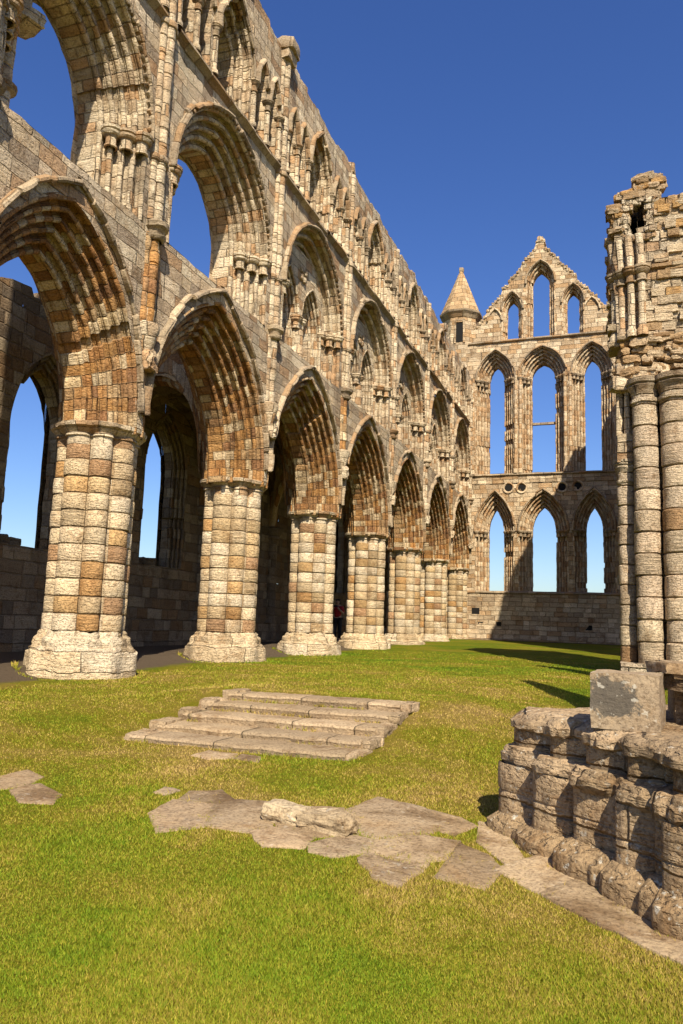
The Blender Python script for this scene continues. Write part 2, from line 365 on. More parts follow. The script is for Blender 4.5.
def cap_prof(z, r, hh=.3):
    """small bell capital: (z, radius)"""
    return [(z - hh, r), (z - hh * .98, r * 1.35), (z - hh * .9, r * 1.35), (z - hh * .86, r * 1.05), (z - hh * .5, r * 1.15), (z - hh * .34, r * 1.9), (z - hh * .24, r * 2.0), (z - hh * .2, r * 1.75), (z - hh * .16, r * 2.15), (z - hh * .03, r * 2.2), (z, r * 1.9), (z + .001, .0)]

# ------------------------------------------------------------------ ground
def smooth(x, a, b):
    t = min(1, max(0, (x - a) / (b - a))); return t * t * (3 - 2 * t)
def interp(x, T):
    if x <= T[0][0]: return T[0][1]
    for (a, p), (b, q) in zip(T[:-1], T[1:]):
        if x <= b: return p + (q - p) * (x - a) / (b - a)
    return T[-1][1]
TL = [(-4, -.62), (3, -.5), (5, -.37), (6.5, -.25), (8, -.16), (9.8, -.11), (12, -.06), (14.5, .0), (20, .02), (41, .42)]
TM = [(-4, -.72), (3, -.6), (5, -.52), (6.6, -.46), (7.3, -.42), (8.0, -.36), (9.4, -.09), (9.6, -.02), (12, .0), (20, .03), (41, .42)]
TR = [(-4, -.75), (3, -.62), (5, -.56), (7, -.5), (10, -.25), (15, .0), (25, .12), (41, .42)]
def gz(x, y):
    l, m, r = interp(y, TL), interp(y, TM), interp(y, TR)
    a = smooth(x, -6.3, -5.0); b = smooth(x, -2.5, -.6)
    z = l * (1 - a) + m * a; z = z * (1 - b) + r * b
    z = z + .02 * noise.noise((x * .7, y * .7, 0)) + .012 * noise.noise((x * 2.1, y * 2.1, 3))
    if x < -8.7: z = z * (1 - smooth(-x, 8.7, 9.5)) + (-.03 + .01 * y) * smooth(-x, 8.7, 9.5) if y < 41 else z
    return z
def axis(segs):
    o = []
    for a, b, s in segs:
        n = max(1, round((b - a) / s)); o += [a + (b - a) * i / n for i in range(n)]
    return o + [segs[-1][1]]
XS = axis([(-3000, -300, 900), (-300, -40, 65), (-40, -14, 4), (-14, 3, .25), (3, 40, 5), (40, 300, 65), (300, 3000, 900)])
YS = axis([(-3000, -300, 900), (-300, -20, 70), (-20, 1, 3), (1, 14, .2), (14, 44, .5), (44, 80, 6), (80, 300, 55), (300, 3000, 900)])
g = MB(); g.grid([[(x, y, gz(x, y)) for y in YS] for x in XS], [[(x, y) for y in YS] for x in XS])
gr = g.build('ground', 'ground', disp=0, smooth=80, merge=False); gr['kind'] = 'structure'

# ------------------------------------------------------------------ north arcade wall
XF = -7.8; TH = 1.6; BAY = 5.0; Y0 = 5.96
def wu(u):                                                          # the westernmost bay is narrower than the rest
    return u if u > 10.96 else 10.96 - (10.96 - u) * .812
FN = lambda u, z, d: (XF - d, wu(u), z)
PX = -8.6
bays = [Y0 + 2.5 + BAY * k for k in range(7)]
wallN = thing('arcade_wall', 'tall ruined three-storey abbey arcade with seven pointed arches receding along the lawn', 'arcade', (-8.6, 23.5, 0))

def cluster(lobes, theta):
    """outline of a bundle of shafts: radius, lobe index and position on the lobe"""
    best = 0; bi = 0; bd = 0
    for i, (phi, D, rho) in enumerate(lobes):
        d = (theta - phi + math.pi) % (2 * math.pi) - math.pi
        q = rho * rho - (D * math.sin(d)) ** 2
        if q <= 0 or abs(d) > 1.4: continue
        r = D * math.cos(d) + math.sqrt(q)
        if r > best: best, bi, bd = r, i, d
    return best, bi, bd
PS = .87
LOB = [(k * math.pi / 4, PS * (.53 if k % 2 == 0 else .585), PS * (.265 if k % 2 == 0 else .195)) for k in range(8)]
NTH = 96
OUT = [cluster(LOB, 2 * math.pi * i / NTH) for i in range(NTH + 1)]
def ring(cx, cy, z, sc=1.0, blend=0.0, rb=.8, js=None, sub=0.0):
    row = []; rb = rb * PS * 1.02
    for i in range(NTH + 1):
        th = 2 * math.pi * i / NTH; r, li, _ = OUT[i % NTH]
        r = r * sc * (1 - blend) + rb * blend
        if js: r += js[li]
        r -= sub
        row.append((cx + r * math.cos(th), cy + r * math.sin(th), z))
    return row
def ring_uv(v, sc=.45):
    o = []
    for i in range(NTH + 1):
        _, li, d = OUT[i % NTH]
        hw = .52 if li % 2 == 0 else .36
        o.append(((li + .5 + max(-.49, min(.49, d / hw * .5))) * sc, v))
    return o
def make_pier(k):
    cy = wu(Y0 + BAY * k); rr = random.Random(100 + k); H = .2825
    zb = gz(PX + 1.2, cy) - .1
    mb = MB(); P = []; U = []
    nC = 11; z0 = .64
    for c in range(nC):
        js = [rr.uniform(-.012, .012) for _ in range(8)]
        for fr, sub in ((0.0, .009), (.05, .001), (.5, -.002), (.95, .001), (.999, .009)):
            P.append(ring(PX, cy, z0 + (c + fr) * H, js=js, sub=sub)); U.append(ring_uv((c + min(fr, .998)) * H))
    mb.grid(P, U)
    ob = mb.build('pier', 'pier', wallN, disp=.006, dscale=5)
    mb = MB(); P = []; U = []
    prof = [(zb, 1.08, 1, 1.0), (.10, 1.05, 1, 1.0), (.30, 1.02, 1, .99), (.36, 1.0, .9, .96), (.40, 1.12, .55, .93), (.46, 1.16, .5, .92), (.52, 1.14, .45, .9), (.55, 1.05, .3, .84), (.60, 1.04, .2, .84), (.645, 1.0, .05, .8)]
    for z, sc, bl, rb in prof:
        row = ring(PX, cy, z, sc, bl, rb)
        if z < .35:                                                # octagonal, broken plinth
            row = [(PX + (x - PX) * (1 + .05 * math.cos(8 * math.atan2(y - cy, x - PX)) * -1), cy + (y - cy) * (1 + .05 * math.cos(8 * math.atan2(y - cy, x - PX)) * -1), zz) for x, y, zz in row]
        P.append(row); U.append([(2 * math.pi * i / NTH, z) for i in range(NTH + 1)])
    mb.grid(P, U); mb.build('base', 'plinth', ob, disp=.06, dscale=2.8)
    mb = MB(); P = []; U = []
    prof = [(3.72, 1.0, 0, .8), (3.86, 1.0, 0, .8), (3.865, 1.05, .05, .8), (3.91, 1.05, .1, .82), (3.92, 1.02, .2, .8), (3.96, 1.06, .45, .86), (3.985, 1.08, .5, .9), (3.99, 1.05, .6, .86), (4.02, 1.08, .75, .93), (4.08, 1.08, .8, .94), (4.10, 1.0, .8, .88), (4.105, 0, 1, .01)]
    for z, sc, bl, rb in prof:
        P.append(ring(PX, cy, z, sc, bl, rb)); U.append([(2 * math.pi * i / NTH, z) for i in range(NTH + 1)])
    mb.grid(P, U); mb.build('capital', 'mould', ob, disp=.012, dscale=5)
    return ob
for k in range(8): make_pier(k)

AS, ACC = 4.1, 1.07                                                 # arcade springing, arc centre offset
AO = 2.36                                                           # outer half span
AOK = [2.36] + [2.36] * 6; ACCK = [.79] + [1.07] * 6
front = orders(5, .72, .60, .20, .043)
back = [(i, TH - d) for i, d in front[::-1]]
aprof = front[:-2] + back[2:]
for k, c in enumerate(bays):
    AO = AOK[k]
    mb = MB(); sweep(mb, FN, c, AO, ACCK[k], AS, AS - .13, aprof, .26, .004, .004, 10 + k, broken=.02)
    ob = mb.build('arcade_arch', 'arch', wallN, disp=.011, dscale=3.0)
    mb = MB(); sweep(mb, FN, c, AO, ACCK[k], AS + .25, AS + .25, HOOD, .42, .02, .01, 40 + k, broken=.12)
    mb.build('hood_mould', 'string', ob, disp=.02, dscale=4)
TS, TRISE, TA, TZ0 = 9.2, 2.3, 2.0, 7.72
TCC = arch_geo(TA, TRISE)
CS, CZ0 = 13.1, 11.95
def ntop(u):
    b = interp(u, [(3, 15.3), (14, 15.15), (20, 15.0), (30, 14.8), (41, 14.7)])
    i = math.floor(u / .47); q = random.Random(i * 77 + 5).random()
    return b + (q - .5) * .2 + .12 * noise.noise((u * .9, 4, 0))
mb = MB()
for k, c in enumerate(bays):
    AO = AOK[k]; ACC = ACCK[k]
    panel(mb, FN, c - 2.5, c + 2.5, c, AO, AS, ACC, AS, lambda u: TZ0, 0.0, flip=True)
    panel(mb, FN, c - 2.5, c + 2.5, c, AO, AS, ACC, AS, lambda u: TZ0, TH)
    panel(mb, FN, c - 2.5, c + 2.5, c, TA, TS, TCC, TZ0, lambda u: CZ0, 0.0, flip=True)
    panel(mb, FN, c - 2.5, c + 2.5, c, 1.25, TS, arch_geo(1.3, 1.6), TZ0, lambda u: CZ0, 1.06)
    mb.rect(lambda u, d: FN(u, TZ0 + .02 * noise.noise((u, d, 2)), d), c - 2.0, c + 2.0, 0, TH, .3)
    mb.rect(lambda u, d: FN(u, TZ0 + .02 * noise.noise((u, d, 2)), d), c - 2.5, c + 2.5, 1.0, TH, .3)
    # clerestory: open arch between blind lancets
    panel(mb, FN, c - .95, c + .95, c, .74, CS, arch_geo(.74, 1.3), CZ0, ntop, 0.0, flip=True, cap=1.3)
    panel(mb, FN, c - 2.5, c + 2.5, c, .5, CS, arch_geo(.5, .95), CZ0, ntop, 1.3)
    for o in (-1.92, -1.28, 1.28, 1.92):
        e0, e1 = c + o - (.58 if o == -1.92 else .32 if o != 1.28 else .33), c + o + (.58 if o == 1.92 else .32 if o != -1.28 else .33)
        panel(mb, FN, e0, e1, c + o, .25, CS, arch_geo(.25, .72), CZ0 + .1, ntop, 0.0, du=.12, flip=True, cap=1.3)
        mb.rect(lambda u, z: FN(u, z, .30), c + o - .27, c + o + .27, CZ0, CS + .8, .3, flip=True)
        mb.rect(lambda u, d: FN(u, CZ0 + .1, d), c + o - .25, c + o + .25, 0, .3, .3)
    mb.rect(lambda u, d: FN(u, CZ0, d), c - .74, c + .74, 0, 1.3, .3)
# west end of the wall
mb.rect(lambda d, z: FN(Y0, z, d), 0, TH, AS, 14.9, .5)
mb.build('masonry', 'wall', wallN, disp=.03, dscale=2.0)

tri_p = orders(4, .62, .58, .55, .05)
tri_d = orders(2, .34, .40, .06, .055)
clp = orders(2, .24, .34, .9, .042)
blp = [(-.02, 0), (0, 0), (0, .05), (.03, .10), (.03, .18), (0, .24), (0, .31)]
for k, c in enumerate(bays):
    mb = MB(); sweep(mb, FN, c, TA, TCC, TS, TZ0, tri_p if k < 2 else tri_d, .26, .004, .004, 60 + k, broken=.02)
    ob = mb.build('gallery_arch', 'mould', wallN, disp=.010, dscale=3.2)
    mb = MB(); sweep(mb, FN, c, TA + .04, TCC, TS, TS, HOOD, .35, .012, .01, 80 + k, broken=.08)
    # row of dog-tooth knobs just inside the hood
    tm = math.acos(TCC / (TA + TCC))
    for s in (-1, 1):
        for q in range(22):
            th = tm * (q + .5) / 22; R2 = TA + TCC + .06
            mb.block(FN(c - s * TCC + s * R2 * math.cos(th), TS + R2 * math.sin(th), -.03), (.1, .085, .085), (R(45), 0, 0), q, 2, .5, .05)
    mb.build('hood_mould', 'string', ob, disp=.012, dscale=4)
    for s in (-1, 1):
        for j in range(3):
            mb = MB(); mb.lathe(XF - j * (.195 if k < 2 else .2) - .05, wu(c + s * (TA - j * (.213 if k < 2 else .17) - .04)), cap_prof(TS + .06, .088, .36), 14)
            mb.build('capital', 'mould', ob, disp=.01, dscale=7)
    if k == 0:
        # one slender shaft of the lost tracery still stands
        mb = MB(); pr = [(TZ0, .2), (TZ0 + .12, .15)]
        for q in range(10): pr += [(TZ0 + .15 + .33 * q, .115), (TZ0 + .17 + .33 * q, .13), (TZ0 + .46 + .33 * q, .128)]
        mb.lathe(XF - .7, 7.98, pr, 14, w=.3)
        sf = mb.build('shaft', 'mould', ob, disp=.02, dscale=5)
        for z in (8.55, 10.6):
            mb = MB(); mb.lathe(XF - .7, 7.98, [(z - .1, .12), (z - .06, .2), (z + .02, .21), (z + .06, .13)], 14); mb.build('ring', 'string', sf, disp=.02, dscale=6)
        mb = MB(); rr = random.Random(2)
        for q in range(9): mb.block((XF - .75, 8.02 + rr.uniform(-.12, .2), 9.9 + .22 * q), (.5, rr.uniform(.35, .6), .26), (0, 0, rr.uniform(-.3, .3)), q, 4, .3, .09)
        mb.build('broken_tracery', 'mould', ob, disp=.02)
    elif k >= 2:
        # sub-arches and pierced plate still in place
        mb = MB(); SD = .62 if k < 2 else .40
        for s in ((-1, 1) if k else (-1,)):
            cc2 = c + s * .80
            panel(mb, FN, cc2 - .80, cc2 + .80, cc2, .68, TS - .1, arch_geo(.68, 1.15), TZ0, lambda u: 11.0, SD, flip=True)
            panel(mb, FN, cc2 - .80, cc2 + .80, cc2, .68, TS - .1, arch_geo(.68, 1.15), TZ0, lambda u: 11.0, SD + .6)
            sweep(mb, lambda u, z, d: FN(u, z, d + SD), cc2, .68, arch_geo(.68, 1.15), TS - .1, TZ0, orders(3, .17, .26, .34, .036), .3, .006, .006, 120 + k)
        # quatrefoil boss
        for q in range(4):
            mb.block(FN(c + .15 * math.cos(q * math.pi / 2 + .7), 10.35 + .15 * math.sin(q * math.pi / 2 + .7), SD - .02), (.12, .17, .17), (0, 0, 0), q, 4, .6, .04)
        sub = mb.build('tracery', 'mould', ob, disp=.014, dscale=3)
        mb = MB(); mb.lathe(XF - SD - .06, wu(c), [(TZ0, .2), (TZ0 + .12, .17), (TS - .45, .15), (TS - .44, .17)], 14)
        mb.build('shaft', 'mould', ob, disp=.008, dscale=6)
        for dx in (-.14, .14):
            mb = MB(); mb.lathe(XF - SD - .06, wu(c) + dx, cap_prof(TS - .08, .085, .36), 14)
            mb.build('capital', 'mould', ob, disp=.01, dscale=7)
    else:
        rr = random.Random(k)
        for q in range(5):
            mb = MB(); mb.block(FN(c + rr.uniform(-1.2, 1.2), TZ0 + .12, rr.uniform(.5, 1.3)), (.4, .5, .28), (0, 0, rr.random()), q + k * 9, 4, .25, .08)
            mb.build('sill_stone', 'mould', ob, disp=.02)
    # clerestory arcade
    mb = MB(); sweep(mb, FN, c, .74, arch_geo(.74, 1.3), CS, CZ0, clp, .28, .012, .012, 140 + k, broken=.06)
    for o in (-1.92, -1.28, 1.28, 1.92):
        sweep(mb, FN, c + o, .25, arch_geo(.25, .72), CS, CZ0 + .1, blp, .28, .008, .008, 160 + k)
    cl = mb.build('clerestory_arcade', 'mould', wallN, disp=.016, dscale=3.2)
    for o in (-2.24, -1.6, -.88, .88, 1.6, 2.24):
        mb = MB(); mb.lathe(XF + .03, wu(c + o), [(CZ0, .10), (CZ0 + .1, .10), (CZ0 + .14, .068), (CS - .3, .062)], 12)
        mb.build('shaft', 'mould', cl, disp=.008, dscale=6)
        mc = MB(); mc.lathe(XF + .03, wu(c + o), cap_prof(CS, .066, .28), 12)
        mc.build('capital', 'string', cl, disp=.016, dscale=7)
    mb = MB()
    sweep(mb, FN, c, .76, arch_geo(.76, 1.34), CS, CS, HOOD, .3, .016, .01, 170 + k, broken=.15)
    for o in (-1.92, -1.28, 1.28, 1.92):
        sweep(mb, FN, c + o, .27, arch_geo(.27, .76), CS, CS, [(i * .7, d) for i, d in HOOD], .25, .012, .01, 180 + k, broken=.15)
    mb.build('hood_mould', 'string', cl, disp=.025, dscale=4)
# string course under the clerestory, vaulting shafts with corbels
for k, c in enumerate(bays):
    mb = MB(); rr = random.Random(k + 3)
    SP = [(0, -.02), (-.05, -.03), (-.10, -.12), (-.16, -.13), (-.20, -.06), (-.26, 0)]
    y = c - 2.28
    while y < c + 2.26:
        e = min(y + rr.uniform(.5, .9), c + 2.28); dj = rr.uniform(-.02, .015); gone = rr.random() < .12
        if gone: dj = .075
        if True:
            mb.grid([[FN(t, CZ0 + .02 + p, q + dj) for p, q in SP] for t in (y, (y + e) / 2, e)], [[(t, p) for p, q in SP] for t in (y, (y + e) / 2, e)], True)
        y = e
    mb.build('string_course', 'string', wallN, disp=.018, dscale=4)
for k in range(0, 8):
    y = wu(Y0 + BAY * k); rr = random.Random(k * 5)
    if k == 0: y += .12
    if k == 7: y -= .25
    H = .36
    sh = None
    for dy, dx, r in ((0, .05, .10), (-.14, .0, .075), (.14, .0, .075)):
        mb = MB(); prof = []; z = 7.85; zt = ntop(y) - (.1 if k in (1, 2) else .55)
        while z < zt:
            j = rr.uniform(-.008, .008); prof += [(z, r - .012), (z + .02, r + j), (z + H - .02, r + j)]; z += H
        prof.append((z, r)); mb.lathe(XF + dx, y + dy, prof, 14, w=.24)
        o = mb.build('vaulting_shaft' if sh is None else 'side_shaft', 'mould', wallN if sh is None else sh, disp=.012, dscale=4)
        if sh is None: sh = o
    for z in (9.05, 11.75):
        for dy, dx, r in ((-.14, .0, .075), (0, .05, .10), (.14, .0, .075)):
            mb = MB(); mb.lathe(XF + dx, y + dy, [(z - .08, r), (z - .06, r + .035), (z, r + .045), (z + .05, r + .03), (z + .07, r)], 14)
            mb.build('ring', 'string', sh, disp=.012, dscale=6)
    for dy, dx, r in ((-.13, -.01, .075), (0, .04, .095), (.13, -.01, .075)):
        mb = MB()
        prof = []; z = 5.95
        while z < 7.6:
            j = rr.uniform(-.02, .01); prof += [(z, r - .012), (z + .02, r + j), (z + .26, r + j)]; z += .28
        mb.lathe(XF + dx, y + dy, prof, 14, w=.24)
        mb.build('lower_shaft', 'arch' if k in (1, 3, 6) else 'mould', sh, disp=.02, dscale=5)
    mb = MB()
    mb.lathe(XF + .04, y, [(7.5, .13), (7.55, .18), (7.6, .19), (7.61, .15), (7.68, .17), (7.72, .23), (7.8, .24), (7.83, .2), (7.86, .15)], 16)
    mb.build('collar', 'string', sh, disp=.03, dscale=4)
    mb = MB()
    mb.lathe(XF + .02, y, [(5.42, .03), (5.5, .10), (5.62, .15), (5.76, .18), (5.84, .21), (5.94, .22), (5.98, .16)], 16)
    mb.block((XF + .1, y, 5.3), (.22, .28, .34), (0, 0, .3), k, 6, .4, .16)
    mb.build('corbel', 'mould', sh, disp=.03, dscale=4)
    if k in (1, 2):
        mb = MB(); mb.block((XF + .05, y, ntop(y) + .08), (.5, .62, .3), (0, 0, .1), k + 30, 5, .3, .06)
        mb.block((XF - .0, y, ntop(y) - .16), (.42, .5, .3), (0, 0, 0), k + 40, 5, .2, .05)
        mb.build('broken_cap', 'string', sh, disp=.01)
# loose-looking stones left along the wall top
rr = random.Random(11); y = 6.95
while y < 41:
    s = rr.uniform(.25, .55)
    if rr.random() < .6:
        mb = MB(); mb.block((XF - rr.uniform(.12, 1.1), y, ntop(y) + rr.uniform(-.02, .1)), (rr.uniform(.35, .6), s, rr.uniform(.2, .42)), (rr.uniform(-.1, .1), rr.uniform(-.1, .1), rr.uniform(-.3, .3)), int(y * 31), 4, .3, .07)
        mb.build('loose_stone', 'wall', wallN, disp=.01)
    y += s * .9

# ------------------------------------------------------------------ north aisle wall and vault
XA = -12.3
FA = lambda u, z, d: (XA - d, u, z)
aisle = thing('aisle_wall', 'shaded outer aisle wall with lancet windows seen through the arcade arches', 'wall', (-12.3, 23.5, 0))
def atop(u):
    b = interp(u, [(5, 7.4), (11.5, 7.7), (12.6, 8.05), (16, 8.2), (41, 8.3)])
    return b + (random.Random(math.floor(u / .5) * 13).random() - .5) * .4
acc = arch_geo(1.05, 1.75)
mb = MB()
for c in bays:
    cw = c + .3
    panel(mb, FA, c - 2.5, c + 2.5, cw, 1.05, 5.05, acc, 2.35, atop, 0, flip=True, cap=.7)
    panel(mb, FA, c - 2.5, c + 2.5, cw, .78, 5.05, arch_geo(.78, 1.42), 2.35, atop, .7)
    mb.rect(lambda u, d: FA(u, 2.35 + .25 * (1 - d / 1.2) * -1 + .12 + .04 * noise.noise((u * 2, d * 2, 7)), d), cw - 1.06, cw + 1.06, -.02, .7, .25)
    mb.rect(lambda u, z: FA(u, z, 0), c - 2.5, c + 2.5, -.4, 2.35, .4, flip=True)
    mb.rect(lambda u, z: FA(u, z, .7), c - 2.5, c + 2.5, -.4, 2.35, .6)
mb.rect(lambda u, z: FA(u, z, -.14 if z < .9 else 0), Y0, 41.2, .9, .9001, .5)
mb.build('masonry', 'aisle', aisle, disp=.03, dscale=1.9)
mb = MB()
mb.box(FA, Y0, 41.2, -.4, .85, -.16, .02, .4)
mb.build('bench', 'aisle', aisle, disp=.04, dscale=2.2)
ap = orders(3, .27, .26, .30, .036)
for k, c in enumerate(bays):
    mb = MB(); sweep(mb, FA, c + .3, 1.05, acc, 5.05, 2.35, ap, .29, .012, .012, 300 + k, broken=.08)
    mb.build('lancet_window', 'aisle', aisle, disp=.02, dscale=3)
    if k in (0, 1, 2):
        rr = random.Random(k)
        for q in range(4):
            mb = MB(); mb.block(FA(c + rr.uniform(-.6, .6), 2.45, rr.uniform(.2, .8)), (.45, .5, .25), (0, 0, rr.random()), q + 60 + k * 7, 4, .4, .1)
            mb.build('sill_stone', 'aisle', aisle, disp=.02)
# external buttresses
for k in range(1, 8):
    y = Y0 + BAY * k
    mb = MB(); mb.box(FA, y - .32, y + .32, -.4, 5.2, .7, 1.4, .5); mb.box(FA, y - .26, y + .26, 5.2, 6.2, .7, 1.15, .5)
    mb.build('buttress', 'wall', aisle, disp=.03)
# ribs and vault web over the aisle: the first two bays have lost their vault
XI, XO = XF - TH, XA
def vz(x, y, c):
    s = abs(y - c) / 2.5; q = abs(x - (XI + XO) / 2) / ((XI - XO) / 2)
    f = lambda t: math.sqrt(max(0, 1 - t ** 2.2))
    return 4.35 + max(f(s) * 2.75, f(q) * 2.65)
for k in range(2, 7):
    c = bays[k]; mb = MB()
    for dz, fl in ((0, 0), (.3, 1)):
        xs = [XI + (XO - XI) * i / 14 for i in range(15)]; ys = [c - 2.5 + 5 * j / 24 for j in range(25)]
        mb.grid([[(x, y, vz(x, y, c) + dz) for y in ys] for x in xs], [[(y, x) for y in ys] for x in xs], bool(fl))
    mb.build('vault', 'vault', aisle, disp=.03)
    mb = MB()
    for s in (-1, 1):
        P = []; U = []
        for i in range(25):
            t = -1 + 2 * i / 24; x = (XI + XO) / 2 + t * (XI - XO) / 2; y = c + s * t * 2.5
            z = vz(x, y, c) - .02
            P.append([(x, y - .13, z + .05), (x, y - .12, z - .12), (x, y, z - .22), (x, y + .12, z - .12), (x, y + .13, z + .05)]); U.append([(.3 * j / 4, i * .25) for j in range(5)])
        mb.grid(P, U)
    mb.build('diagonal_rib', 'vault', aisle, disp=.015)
for k in range(2, 8):
    y = Y0 + BAY * k - (.3 if k == 7 else 0); mb = MB(); P = []; U = []
    top = 24 if k > 1 else 15
    for i in range(top + 1):
        t = -1 + 2 * i / 24; x = (XI + XO) / 2 - t * (XI - XO) / 2
        z = 4.3 + 2.55 * math.sqrt(max(0, 1 - abs(t) ** 2.2))
        w = .32
        P.append([(x, y - w, z + .45), (x, y - w, z + .06), (x, y - w * .6, z + .02), (x, y - w * .55, z - .14), (x, y, z - .22), (x, y + w * .55, z - .14), (x, y + w * .6, z + .02), (x, y + w, z + .06), (x, y + w, z + .45), (x, y - w, z + .45)])
        U.append([(.2 * j, i * .25) for j in range(10)])
    mb.grid(P[::-1], U)
    if k > 1:
        for yy, fl in ((y - .3, 0), (y + .3, 1)):
            mb.grid([[(p[3][0], yy, p[3][2] + .1) , (p[3][0], yy, 7.0), (p[3][0], yy, 7.95 + .2 * noise.noise((p[3][0] * 3, yy, 0)))] for p in P], [[(p[3][0], p[3][2]), (p[3][0], 7.0), (p[3][0], 7.9)] for p in P], bool(fl))
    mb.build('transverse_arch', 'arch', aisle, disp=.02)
    mb = MB(); mb.lathe(XA + .02, y, [(-.3, .32), (.9, .3), (1.0, .22), (3.9, .2), (3.95, .3), (4.05, .26), (4.25, .4), (4.35, .42), (4.4, .3)], 16)
    mb.build('wall_shaft', 'aisle', aisle, disp=.02)

# ------------------------------------------------------------------ east gable wall
YE = 41.2; TE = 1.0
FE = lambda u, z, d: (u, YE + d, z)
east = thing('gable_wall', 'ruined east gable wall with three tiers of tall lancet windows against blue sky', 'wall', (-4, 41.2, .4))
B0, B1, B2, B3 = -8.6, -5.36, -2.68, 1.3
wins = [(-6.52, B0, B1, .98), (-4.02, B1, B2, 1.2), (-1.48, B2, B3, .98)]
GA = (-4.15, 22.35)
def gtop(u):
    x = abs(u - GA[0]); sl = 1.32 if u < GA[0] else 1.24
    q = math.floor(x / .13) * .13 + .1
    z = GA[1] - q * sl + (random.Random(int(math.floor(u / .2)) * 19 + 3).random() - .5) * .14
    if x < .2: z = GA[1]
    return max(z, 16.75)
low = MB()
low.rect(lambda u, z: FE(u, z, -.12 + .0 * z), B0, B3, 0, 2.8, .35)
low.rect(lambda u, d: FE(u, 2.8 + (d + .12) * .8, d), B0, B3, -.12, .06, .3)
low.rect(lambda u, z: FE(u, z, TE), B0, B3, 0, 2.96, .6)
for (c, a0, a1, a) in wins:
    panel(low, FE, a0, a1, c, a, 6.1, arch_geo(a, 2.1), 2.94, lambda u: 8.72, 0)
    panel(low, FE, a0, a1, c, a * .55, 6.1, arch_geo(a * .55, 1.35), 2.94, lambda u: 9.2, TE, flip=True)
    low.rect(lambda u, d: FE(u, 2.94 + .02 * noise.noise((u, d * 2, 1)), d), c - a, c + a, -.02, TE, .3)
    panel(low, FE, a0, a1, c, a, 14.45, arch_geo(a, 1.62), 9.2, lambda u: 16.5, 0)
    panel(low, FE, a0, a1, c, a * .55, 14.4, arch_geo(a * .55, .95), 9.2, lambda u: 16.6, TE, flip=True)
    low.rect(lambda u, d: FE(u, 9.2 + .05 * noise.noise((u * 2, d * 2, 1)), d), c - a, c + a, -.05, TE, .25)
low.rect(lambda u, z: FE(u, z, -.03), B0, B3, 8.68, 9.2, .3)
low.rect(lambda u, d: FE(u, 9.2, d), B0, B3, -.03, .05, .3)
# gable storey, set back a little
GS = .25
gw = [(-5.66, -9.0, -4.95, .52, 18.45, 1.0), (-4.13, -4.95, -3.28, .72, 19.85, 1.25), (-2.43, -3.28, 1.3, .52, 18.55, 1.0)]
for (c, a0, a1, a, zs, rise) in gw:
    panel(low, FE, a0, a1, c, a, zs, arch_geo(a, rise), 16.72, gtop, GS, du=.1, cap=.65)
    panel(low, FE, a0, a1, c, a * .62, zs, arch_geo(a * .62, rise * .62), 16.72, gtop, GS + .65, du=.1, flip=True)
    low.rect(lambda u, d: FE(u, 16.72, d), c - a, c + a, GS, GS + 1, .3)
low.build('masonry', 'east', east, disp=.03, dscale=1.9)
for j, (c, a0, a1, a) in enumerate(wins):
    T = a - (.42 if j != 1 else .62)
    for zs, z0, rise, nm in ((6.1, 2.94, 2.1, 0), (14.45, 9.2, 1.62, 1)):
        mb = MB(); sweep(mb, FE, c, a, arch_geo(a, rise), zs, z0, orders(4, T, .62, .38, .045), .27, .008, .006, 400 + j * 3 + nm, broken=.05)
        ob = mb.build('lancet_window', 'eastm', east, disp=.016, dscale=3)
        mb = MB(); sweep(mb, FE, c, a + .03, arch_geo(a, rise), zs, zs, HOOD, .35, .012, .01, 420 + j, broken=.05)
        mb.build('hood_mould', 'string', ob, disp=.015, dscale=4)
        for s in (-1, 1):
            for q in range(3):
                mb = MB(); mb.lathe(c + s * (a - .04 - q * T / 3), YE + q * .2 + .03, cap_prof(zs + .04, .08, .32), 12)
                mb.build('capital', 'string', ob, disp=.012, dscale=6)
        if nm == 1:
            for s in (-1, 1):
                q = 9.5; mb = MB()
                while q < 14.1:
                    mb.block((c + s * (a + .12), YE - .02, q), (.09, .08, .19), (0, 0, R(45)), int(q * 9), 2, .4, .05); q += .16
                mb.build('dogtooth', 'eastm', ob, disp=.006)
for j, (c, a0, a1, a, zs, rise) in enumerate(gw):
    mb = MB(); FG = lambda u, z, d: FE(u, z, d + GS)
    sweep(mb, FG, c, a, arch_geo(a, rise), zs, 16.72, orders(2, a - (.33 if j != 1 else .46), .3, .35, .05), .27, .012, .012, 440 + j, broken=.08)
    ob = mb.build('gable_lancet', 'eastm', east, disp=.02, dscale=3)
    mb = MB(); sweep(mb, FG, c, a + .02, arch_geo(a, rise), zs, zs, HOOD, .3, .012, .01, 450 + j, broken=.1)
    mb.build('hood_mould', 'string', ob, disp=.015)
    if j != 1:                                                      # stump of the blind half-arch beside the window
        s = -1 if j == 0 else 1
        mb = MB(); sweep(mb, FG, c + s * .95, .32, arch_geo(.32, .6), zs - .55, 16.72, blp, .27, .012, .01, 460 + j, sides=(s,))
        sweep(mb, FG, c + s * .95, .36, arch_geo(.36, .66), zs - .55, zs - .55, HOOD, .27, .012, .01, 461 + j)
        mb.build('blind_arch', 'eastm', ob, disp=.02)
def strip(name, z, x0, x1, yoff, mat, h=.18, p=.12):
    mb = MB(); rr = random.Random(int(z * 10)); x = x0
    while x < x1:
        e = min(x1, x + rr.uniform(.5, .9)); j = rr.uniform(-.015, .015)
        pr = [(0, 0), (.03 + h * .2, -p + j), (h * .7, -p + j), (h, -.02), (h + .02, .15)]
        mb.grid([[FE(t, z + a, yoff + b) for a, b in pr] for t in (x, (x + e) / 2, e)], [[(t, a) for a, b in pr] for t in (x, (x + e) / 2, e)], True)
        x = e
    return mb.build(name, mat, east, disp=.02, dscale=4)
